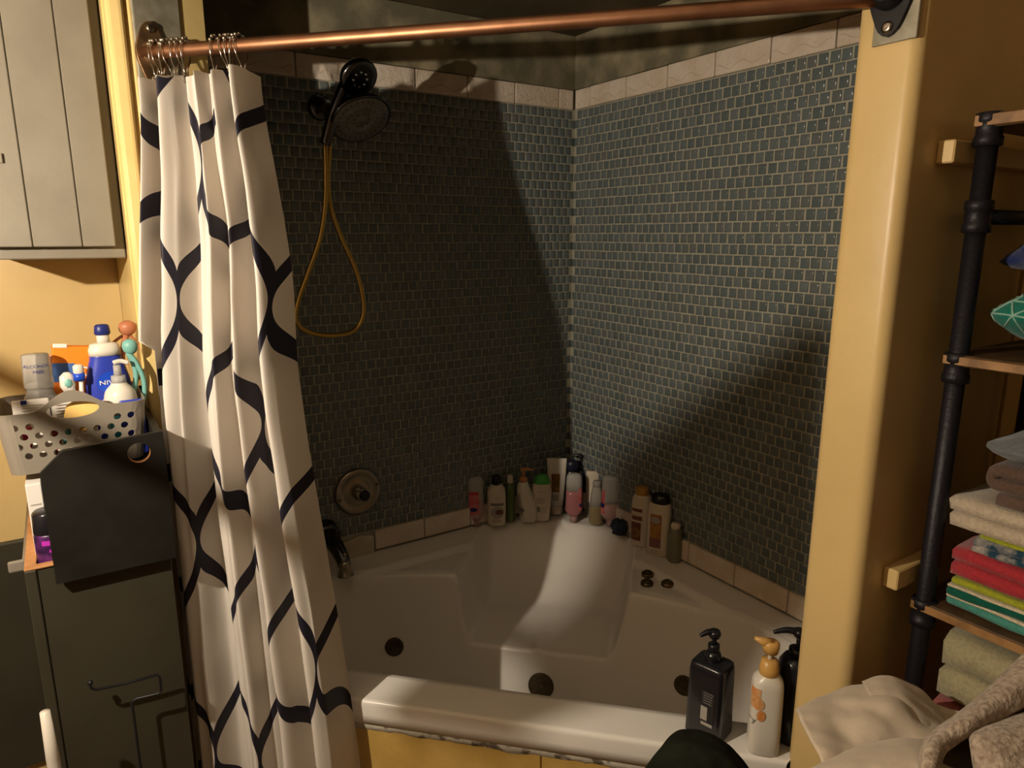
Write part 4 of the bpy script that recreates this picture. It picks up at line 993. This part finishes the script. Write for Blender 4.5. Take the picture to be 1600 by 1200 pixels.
for i, (px, py, mm, lab) in enumerate(((24, 672, 'orange_box', 'orange tube'), (45, 690, 'lab_red', 'red tube'), (63, 672, 'maroon', 'maroon tube'), (88, 680, 'maroon', 'dark maroon jar'), (35, 700, 'dkgreen', 'green bottle'), (105, 690, 'teal_dark', 'dark teal bottle'), (128, 676, 'yellow_sponge', 'yellow stick'), (183, 676, 'cyan_lab', 'cyan tube'), (198, 660, 'blue_plastic', 'blue stick'))):
    r, p = item('%s seen through the basket\'s side holes' % lab, px, py, -.415 if i % 2 else -.408, 'toiletry_tube', 'tube', i)
    h = .078+.006*math.sin(i); loft('body', [(0, .008, .008, 2), (.002, .0092, .0092, 2), (h*.8, .0088, .0086, 2), (h*.86, .006, .006, 2)], M[mm], r, 16); loft('cap', [(h*.84, .0068, .0068, 2), (h, .0062, .0062, 2), (h+.002, .004, .004, 2)], M['white_plastic'], r, 14)
# in the open top of the tall cabinet
r = thing('aerosol_can', 'black and purple spray can in the open cabinet top', 'spray can', (-1.4055, -.466, .9625))
S = [(0, .0205, .0205, 2), (.003, .0215, .0215, 2), (.060, .0215, .0215, 2), (.066, .0200, .0200, 2)]
loft('body', S, M['purple'], r, 28); loft('cap', [(.064, .0205, .0205, 2), (.066, .0212, .0212, 2), (.096, .0200, .0200, 2), (.100, .0170, .0170, 2)], M['black_plastic'], r, 28); wraptext('lettering', S, 'F', .35, .045, .014, M['white_print'], r); patch('flash', S, -.5, .2, .048, .056, mat('magenta_print', (.45, .03, .40), .4), r); patch('flash', S, -.1, .3, .036, .041, bpy.data.materials['magenta_print'], r)
r = thing('magazine', 'white printed leaflet standing behind the spray can', 'leaflet', (-1.424, -.40, .9625)); box('pages', -.0045, .0165, -.05, .05, 0, .140, M['paper'], r, .001)
for k in range(6): box('print_line', -.001, .013, -.0506, -.0502, .045+k*.012, .047+k*.012, M['lab_lightgrey'], r, 0)
r = thing('leaflet', 'dark photo leaflet between the printed leaflet and the black box', 'leaflet', (-1.400, -.395, .9625)); box('cover', -.006, .010, -.045, .045, 0, .138, M['skin_print'], r, .001); box('green_panel', -.005, .009, -.0456, -.0452, .02, .08, M['dkgreen'], r, 0)
r = thing('soap_bar', 'pale lime soap seen beside the black box', 'soap', (-1.3785, -.44, .9625)); loft('bar', [(0, .010, .016, 2.5), (.004, .0125, .018, 2.5), (.070, .012, .018, 2.5), (.082, .006, .010, 2.2)], M['lime'], r, 20, smooth_steps=2)

# ------------------------------------------------------------------ right side: cleats, pipe shelf, linen
for k, (x0, x1, z0, z1, lab) in enumerate(((-.330, .355, 1.582, 1.612, 'yellow painted cleat on the alcove wall under the top shelf'), (-.335, -.225, .958, .990, 'short yellow painted cleat low on the alcove wall'))):
    o = box('trim_%d' % (7+k), x0, x1, -1.243, -1.2198, z0, z1, M['yellow'], None, .002); struct('trim_%d' % (7+k), o); tag(o, lab)
su = thing('pipe_shelf', 'black pipe shelf unit with dark wood boards in the alcove', 'shelf', (-.15, -1.6, 0))
def PS(o): return under(o, su)
for (x, y, ll) in ((-.283, -1.2615, 'front'), (-.283, -1.98, ''), (-.02, -1.2615, ''), (-.02, -1.98, '')):
    u_ = PS(tube('upright', [(x, y, .004), (x, y, 1.64)], .0128, M['pipe'], None, 16))
    for z in (.14, .60, .918, 1.302, 1.512, 1.625):
        lathe('pipe_fitting', [(.014, -.022), (.0178, -.021), (.0178, -.010), (.0160, -.008), (.0160, .008), (.0178, .010), (.0178, .021), (.014, .022)], M['pipe'], None, 18, (x, y, z)).parent = u_
for z, t in ((1.627, .018), (1.306, .016), (.922, .016), (.60, .016)):
    bo = PS(box('board', -.296, .02, -1.99, -1.2465, z-.0, z+t, M['shelf_wood'], None, .0025)); box('worn_edge', -.2985, -.2962, -1.985, -1.2480, z+.002, z+t-.002, M['shelf_edge'], bo, .0006)
for y in (-1.2615, -1.98): PS(tube('rail', [(-.283, y, 1.512), (-.02, y, 1.512)], .0105, M['pipe'], None, 12))
PS(tube('rail', [(-.02, -1.2615, 1.512), (-.02, -1.98, 1.512)], .0105, M['pipe'], None, 12))
def towel(label, y0, y1, x0, x1, z0, z1, layers, m, name='folded_towel', stripes=None, wob=.003, seed=0, tip=0, group=None):
    r = thing(name, label, 'towel', ((x0+x1)/2, (y0+y1)/2, z0)); H = z1-z0; t = H/layers; NX = 16
    # serpentine of `layers` passes in the y-z plane, bent at both ends
    cen = []
    for L in range(layers):
        z = z0+t*(L+.5); ys = [lerp(y0-t*.5, y1+t*.5, k/14) for k in range(15)]
        if L % 2: ys = ys[::-1]
        cen += [(y, z) for y in ys]
        if L < layers-1:
            ye = ys[-1]; sg = 1 if L % 2 == 1 else -1
            for k in range(1, 6): a = math.pi*k/6; cen.append((ye+sg*math.sin(a)*t*.5, z+t*.5-math.cos(a)*t*.5))
    pts = [Vector((0, y, z)) for y, z in cen]; V = []; F = []; n = len(pts); hh = t*.49
    for ix in range(NX+1):
        fx = ix/NX; x = lerp(x0, x1, fx); e = min(fx, 1-fx)*2; rd = 1-.35*max(0, 1-e*9)**2
        for side in (1, -1):
            for i, p in enumerate(pts):
                tg = (pts[min(i+1, n-1)]-pts[max(i-1, 0)]).normalized(); nr = Vector((0, -tg.z, tg.y))
                q = p+nr*hh*rd*side; d = wob*noise.noise(Vector((x*16, q.y*14, seed+q.z*22)))+.0012*noise.noise(Vector((x*60, q.y*60, seed+q.z*60)))
                V.append(Vector((x+wob*.9*noise.noise(Vector((seed, q.y*18, q.z*40))), q.y+d, q.z+d*.8+tip*(fx-.5))))
    R_ = 2*n
    for ix in range(NX):
        a, b = ix*R_, (ix+1)*R_
        for i in range(n-1):
            F += [(a+i, b+i, b+i+1, a+i+1), (a+n+i+1, b+n+i+1, b+n+i, a+n+i)]
        F += [(a, a+n, b+n, b), (a+n-1, b+n-1, b+2*n-1, a+2*n-1)]
    for base, fl in ((0, 0), (NX*R_, 1)):
        for i in range(n-1):
            f = (base+i, base+i+1, base+n+i+1, base+n+i); F.append(f if not fl else f[::-1])
    under(mesh('fabric', V, F, m, None, True), r); return r
XT0, XT1 = -.278, -.03
# striped towel: three stripes stacked as fabric layers
r = thing('folded_towel', 'green, ivory and teal striped towel at the bottom of the stack', 'towel', (-.16, -1.45, .940))
def slab(name, y0, y1, x0, x1, z0, z1, m, parent, seed):
    NX, NY, NZ = 10, 26, 4; bm = box_bm(x0, x1, y0, y1, z0, z1, min(.0085, (z1-z0)*.45), 4)
    bmesh.ops.subdivide_edges(bm, edges=[e for e in bm.edges if e.calc_length() > .05], cuts=18, use_grid_fill=True)
    for v in bm.verts: d = .0028*noise.noise(Vector((v.co.x*14, v.co.y*16, seed+v.co.z*9))); v.co += Vector((d*1.2, d*.4, d))
    bmesh.ops.recalc_face_normals(bm, faces=bm.faces)
    return under(from_bm(name, bm, m, None, True), parent)
slab('teal_stripe', -1.80, -1.286, XT0, XT1, .9405, .955, M['t_teal'], r, 1); slab('ivory_stripe', -1.80, -1.287, XT0-.001, XT1, .9545, .9595, M['t_ivory'], r, 2); slab('green_stripe', -1.80, -1.285, XT0-.001, XT1, .959, .973, M['t_dgreen'], r, 3); slab('ivory_stripe', -1.80, -1.287, XT0-.001, XT1, .9725, .9765, M['t_ivory'], r, 4); slab('lime_stripe', -1.80, -1.290, XT0, XT1, .976, .9875, M['t_green'], r, 5)
towel('red terry towel in the middle of the stack', -1.279, -1.80, XT0-.002, XT1, .991, 1.034, 2, M['t_red'], wob=.005, seed=11)
towel('navy and lime floral towel rolled above the red towel', -1.306, -1.80, XT0, XT1, 1.0365, 1.060, 2, M['t_navy'], wob=.003, seed=21)
o = towel('lime folded cloth inside the navy floral towel', -1.315, -1.80, XT0+.003, XT1, 1.0605, 1.0655, 1, M['t_green'], wob=.002, seed=25)
towel('thick cream towel folded around a dark lining', -1.268, -1.80, XT0-.004, XT1, 1.067, 1.110, 2, M['t_cream'], wob=.005, seed=31)
towel('brown towel with rolled edges on top of the cream towel', -1.320, -1.80, XT0+.002, XT1, 1.114, 1.172, 3, M['t_brown'], wob=.005, seed=41)
towel('beige knit blanket on the lowest visible shelf', -1.275, -1.80, XT0-.02, XT1, .800, .905, 2, M['t_olive'], name='folded_blanket', wob=.009, seed=51)
towel('dusty pink towel under the beige knit blanket', -1.272, -1.80, XT0-.015, XT1, .700, .797, 2, M['t_pink'], wob=.008, seed=61)
towel('dusty pink bath sheet at the foot of the lowest pile', -1.280, -1.80, XT0-.01, XT1, .6185, .697, 2, M['t_pink'], wob=.007, seed=66)
def pillow(label, c, ax, ay, az, m, rot=(0, 0, 0), name='pillow', line=None):
    r = thing(name, label, 'pillow', c); NU, NV = 40, 20; V = []; F = []
    for j in range(NV+1):
        ph = math.pi*(j/NV-.5)
        for i in range(NU):
            th = 2*math.pi*i/NU; c_, s_ = math.cos(th), math.sin(th); e = .55
            rx = math.copysign(abs(c_)**e, c_); ry = math.copysign(abs(s_)**e, s_); k = math.cos(ph)**.55
            zz = math.copysign(abs(math.sin(ph))**1.2, ph)*(1-.75*max(abs(rx), abs(ry))**6*k)
            V.append(Vector((ax*rx*k, ay*ry*k, az*zz+.003*noise.noise(Vector((rx*4, ry*4, ph*2))))))
    for j in range(NV):
        for i in range(NU): F.append((j*NU+i, j*NU+(i+1) % NU, (j+1)*NU+(i+1) % NU, (j+1)*NU+i))
    E_ = Matrix.Rotation(rot[0], 4, 'X') @ Matrix.Rotation(rot[1], 4, 'Y')
    V = [E_ @ v for v in V]
    mz = min(v.z for v in V); V = [v-Vector((0, 0, mz)) for v in V]
    o = mesh('cover', V, F, m, r, True); return r, o, -mz
pillow('grey blue pillow with a zip on top of the towel stack', (-.160, -1.478, 1.174), .145, .19, .034, M["pil_grey"], (-.13, .0, 0))[0]
# teal print cushion, blue bundle on the second board
tp, cov, mz = pillow('teal cushion with a pale geometric line print on the second shelf', (-.155, -1.432, 1.3225), .135, .166, .055, M['pil_teal'])
from mathutils.bvhtree import BVHTree
bv = BVHTree.FromPolygons([v.co for v in cov.data.vertices], [tuple(p.vertices) for p in cov.data.polygons])
def on_cushion(y, z):
    h = bv.ray_cast(Vector((-.4, y, z+.10)), Vector((1, 0, -.30)).normalized()); return h[0]
for k in range(4):
    for j in range(3):
        cy, cz = .150-.075*k+.037*(j % 2), .006+.036*j
        for a in range(6):
            th = math.pi*a/3+.2; e1 = (cy+.036*math.cos(th), cz+.026*math.sin(th)); e2 = (cy+.036*math.cos(th+math.pi/3), cz+.026*math.sin(th+math.pi/3))
            for A_, B_ in (((cy, cz), e1), (e1, e2)):
                pl_ = [on_cushion(lerp(A_[0], B_[0], t/5), lerp(A_[1], B_[1], t/5)) for t in range(6)]; pl_ = [p for p in pl_ if p is not None]
                if len(pl_) > 2: tube('print_line', pl_, .0014, M['pil_line'], tp, 5)
r = thing('fabric_bundle', 'deep blue fabric bundle on the teal cushion', 'fabric', (-.19, -1.425, 1.428))
bm = bmesh.new(); bmesh.ops.create_icosphere(bm, subdivisions=4, radius=1)
for v in bm.verts:
    d = v.co.copy(); k = 1+.16*noise.noise(d*2.2)+.06*noise.noise(d*6); v.co = Vector((d.x*.10*k, d.y*.15*k, .032+d.z*.036*k)); v.co.z = max(v.co.z, 0)
from_bm('cloth', bm, M['blue_cloth'], r, True)
# ------------------------------------------------------------------ clothes in the foreground
def sheet(name, rows, m, parent, n=7, wr=.004, seed=0, thick=.004, drop_front=0, drop_back=0):
    P = [[dep(*q) for q in row] for row in rows]
    if drop_front: P.append([Vector((p.x-.006, p.y-.004, max(.02, p.z-.06))) for p in P[-1]]); P.append([Vector((p.x-.010, p.y-.007, max(.015, p.z-.16))) for p in P[-2]]); P.append([Vector((p.x-.015, p.y-.01, max(.01, p.z-drop_front))) for p in P[-3]])
    if drop_back: T0 = P[0]; P.insert(0, [Vector((p.x+.012, p.y+.010, max(.02, p.z-.035))) for p in T0]); P.insert(0, [Vector((p.x+.016, p.y+.014, max(.015, p.z-.14))) for p in T0]); P.insert(0, [Vector((p.x+.02, p.y+.018, max(.01, p.z-drop_back))) for p in T0])
    R1 = [catmull(row, n) for row in P]; cols = len(R1[0]); C_ = [catmull([R1[j][i] for j in range(len(R1))], n) for i in range(cols)]
    nr = len(C_[0]); V = []; F = []
    for j in range(nr):
        for i in range(cols):
            p = C_[i][j]; q = Vector((p.x*22, p.y*22, p.z*9+seed)); d = wr*noise.noise(q)+wr*.45*noise.noise(q*2.7)+wr*.7*(1-abs(noise.noise(Vector((p.x*17+p.y*9+seed, p.y*6, p.z*13))))*3)
            V.append(p+Vector((-.5, -.4, .7))*d)
    for j in range(nr-1):
        for i in range(cols-1): a = j*cols+i; F.append((a, a+1, a+cols+1, a+cols))
    o = mesh(name, V, F, m, None, True); under(o, parent)
    md = o.modifiers.new('thickness', 'SOLIDIFY'); md.thickness = thick; md.offset = 0
    return o
kp = thing('khaki_trousers', 'khaki cotton trousers heaped in front of the right post', 'trousers', (-.55, -1.40, 0))
sheet('trouser_leg', [[(1243, 1110, .93), (1290, 1087, .97), (1348, 1070, .99), (1400, 1068, 1.0), (1450, 1098, 1.0), (1500, 1112, .98), (1560, 1112, .96)],
    [(1251, 1128, .90), (1300, 1108, .925), (1362, 1098, .925), (1410, 1098, .93), (1455, 1124, .94), (1500, 1135, .94), (1560, 1140, .93)],
    [(1266, 1160, .87), (1312, 1146, .885), (1365, 1140, .885), (1420, 1150, .885), (1460, 1155, .88), (1500, 1165, .88), (1560, 1170, .88)],
    [(1285, 1200, .84), (1330, 1195, .85), (1380, 1190, .85), (1430, 1190, .85), (1470, 1195, .85), (1510, 1205, .85), (1560, 1215, .85)]], M['khaki'], kp, 6, .010, 1, .003, .85, 0)
sheet('leg_hem', [[(1347, 1067, .985), (1378, 1058, .985), (1410, 1066, .985), (1442, 1084, .985), (1480, 1128, .965)],
    [(1356, 1082, .945), (1385, 1082, .940), (1414, 1090, .940), (1446, 1108, .940), (1482, 1134, .935)],
    [(1372, 1112, .915), (1400, 1112, .912), (1428, 1120, .912), (1456, 1130, .915), (1484, 1142, .915)],
    [(1408, 1152, .880), (1428, 1150, .885), (1448, 1150, .888), (1468, 1150, .890), (1488, 1152, .892)]], M['khaki'], kp, 6, .006, 5, .004)
sheet('trouser_leg', [[(1268, 1203, .84), (1330, 1172, .855), (1400, 1156, .860), (1450, 1158, .860), (1490, 1172, .855)],
    [(1262, 1215, .81), (1330, 1190, .82), (1400, 1176, .825), (1450, 1178, .825), (1495, 1192, .825)],
    [(1262, 1240, .79), (1330, 1225, .79), (1400, 1215, .79), (1450, 1215, .79), (1500, 1225, .79)]], M['khaki'], kp, 6, .008, 9, .003, .75, 0)
fc = thing('fleece_coat', 'speckled beige fleece coat with brown lining at the lower right', 'coat', (-.52, -1.48, 0))
sheet('collar', [[(1625, 1005, .90), (1552, 1078, .87), (1500, 1122, .85), (1462, 1150, .83), (1446, 1178, .80), (1438, 1270, .75)],
    [(1632, 1040, .865), (1562, 1092, .835), (1512, 1128, .815), (1474, 1155, .80), (1454, 1182, .775), (1446, 1270, .73)],
    [(1640, 1082, .855), (1575, 1112, .835), (1524, 1136, .82), (1488, 1160, .805), (1464, 1188, .78), (1456, 1270, .735)]], M['fleece'], fc, 7, .003, 2, .012)
sheet('lining', [[(1640, 1075, .875), (1575, 1108, .86), (1524, 1134, .845), (1484, 1160, .83), (1462, 1200, .80)], [(1640, 1110, .86), (1590, 1130, .85), (1545, 1150, .84), (1505, 1175, .825), (1485, 1215, .80)], [(1640, 1150, .85), (1600, 1165, .845), (1560, 1180, .835), (1530, 1200, .82), (1515, 1230, .80)]], M['lining'], fc, 6, .003, 4, .004, .7)
sheet('coat_front', [[(1640, 1108, .845), (1590, 1122, .835), (1545, 1134, .825), (1524, 1142, .82), (1520, 1152, .818)], [(1640, 1140, .80), (1592, 1148, .795), (1548, 1156, .79), (1527, 1162, .79), (1522, 1168, .795)], [(1640, 1180, .775), (1595, 1185, .772), (1555, 1190, .77), (1535, 1194, .775), (1527, 1198, .785)], [(1640, 1230, .755), (1595, 1230, .755), (1560, 1230, .755), (1545, 1230, .76), (1537, 1230, .775)]], M['fleece'], fc, 7, .003, 7, .010, .7)
gg = thing('olive_garment', 'dark olive garment bunched against the tub front', 'garment', (-.72, -1.25, 0))
sheet('fabric', [[(1000, 1215, .95), (1040, 1163, .97), (1064, 1143, .98), (1095, 1142, .98), (1128, 1160, .97), (1150, 1180, .96), (1172, 1210, .95)],
    [(998, 1220, .92), (1040, 1180, .93), (1066, 1162, .93), (1098, 1162, .93), (1132, 1178, .925), (1152, 1195, .92), (1178, 1220, .92)],
    [(996, 1240, .88), (1040, 1215, .88), (1068, 1200, .88), (1100, 1200, .88), (1135, 1210, .88), (1158, 1220, .88), (1185, 1240, .88)]], M['dkgreen_cloth'], gg, 7, .013, 3, .004, .8, .8)

# ------------------------------------------------------------------ the lamp (on the wall left of the view)
sc = thing('vanity_lamp', 'bare warm bulb on a wall arm, left of the view', 'lamp', (-2.1, LAMP.y, LAMP.z))
under(lathe('backplate', [(.05, 0), (.05, .008), (.02, .014)], M['nickel'], None, 28, (-2.0998, LAMP.y, LAMP.z), (1, 0, 0)), sc)
under(tube('arm', [(-2.09, LAMP.y, LAMP.z), (LAMP.x-.065, LAMP.y, LAMP.z)], .010, M['nickel'], None, 12), sc)
under(lathe('socket', [(.016, -.07), (.018, -.03), (.018, -.024)], M['nickel'], None, 20, LAMP, (1, 0, 0)), sc)
bm = bmesh.new(); bmesh.ops.create_uvsphere(bm, u_segments=20, v_segments=14, radius=LAMP_R, matrix=Matrix.Translation(LAMP)); under(from_bm('bulb', bm, M['bulb'], None, True), sc)

# unseen panel added between lamp and tub to shadow the right wall and seat
sm = thing('shadow_blocker', 'small shaving mirror on a folding arm, left of the view', 'mirror', (-2.1, -.80, 1.60))
tq = .17; Ls, Ln = (LAMP.x-LAMP.y)/R2, (LAMP.x+LAMP.y)/R2
mp = [(-.23, 1.225), (.19, 1.42), (.21, 1.0), (.04, .60), (-.2, .60), (-.23, .95)]
mp = [(lerp(Ls, a, tq), lerp(LAMP.z, b, tq)) for a, b in mp]; mn = lerp(Ln, -1.1, tq)
blocker_gloss = mat('blocker_face', (.8, .8, .8), .05, metal=1)
under(cutout('blocker_panel', mp, [], .008, M['nickel'], lambda u, v, w_: SN(u, mn+w_, v)), sm)
mc = (sum(a for a, b in mp)/6, sum(b for a, b in mp)/6)
under(cutout('blocker_face', [(lerp(mc[0], a, .92), lerp(mc[1], b, .92)) for a, b in mp], [], .001, blocker_gloss, lambda u, v, w_: SN(u, mn-.0055+w_, v)), sm)
under(tube('blocker_arm', [SN(mc[0], mn+.005, mc[1]), SN(mc[0], mn+.03, mc[1]-.05), Vector((-1.80, -.66, 1.56)), Vector((-2.09, -.72, 1.60))], .006, M['nickel'], None, 10), sm)
under(lathe('wall_plate', [(.035, 0), (.035, .006), (.012, .012)], M['nickel'], None, 24, (-2.0998, -.72, 1.60), (1, 0, 0)), sm)
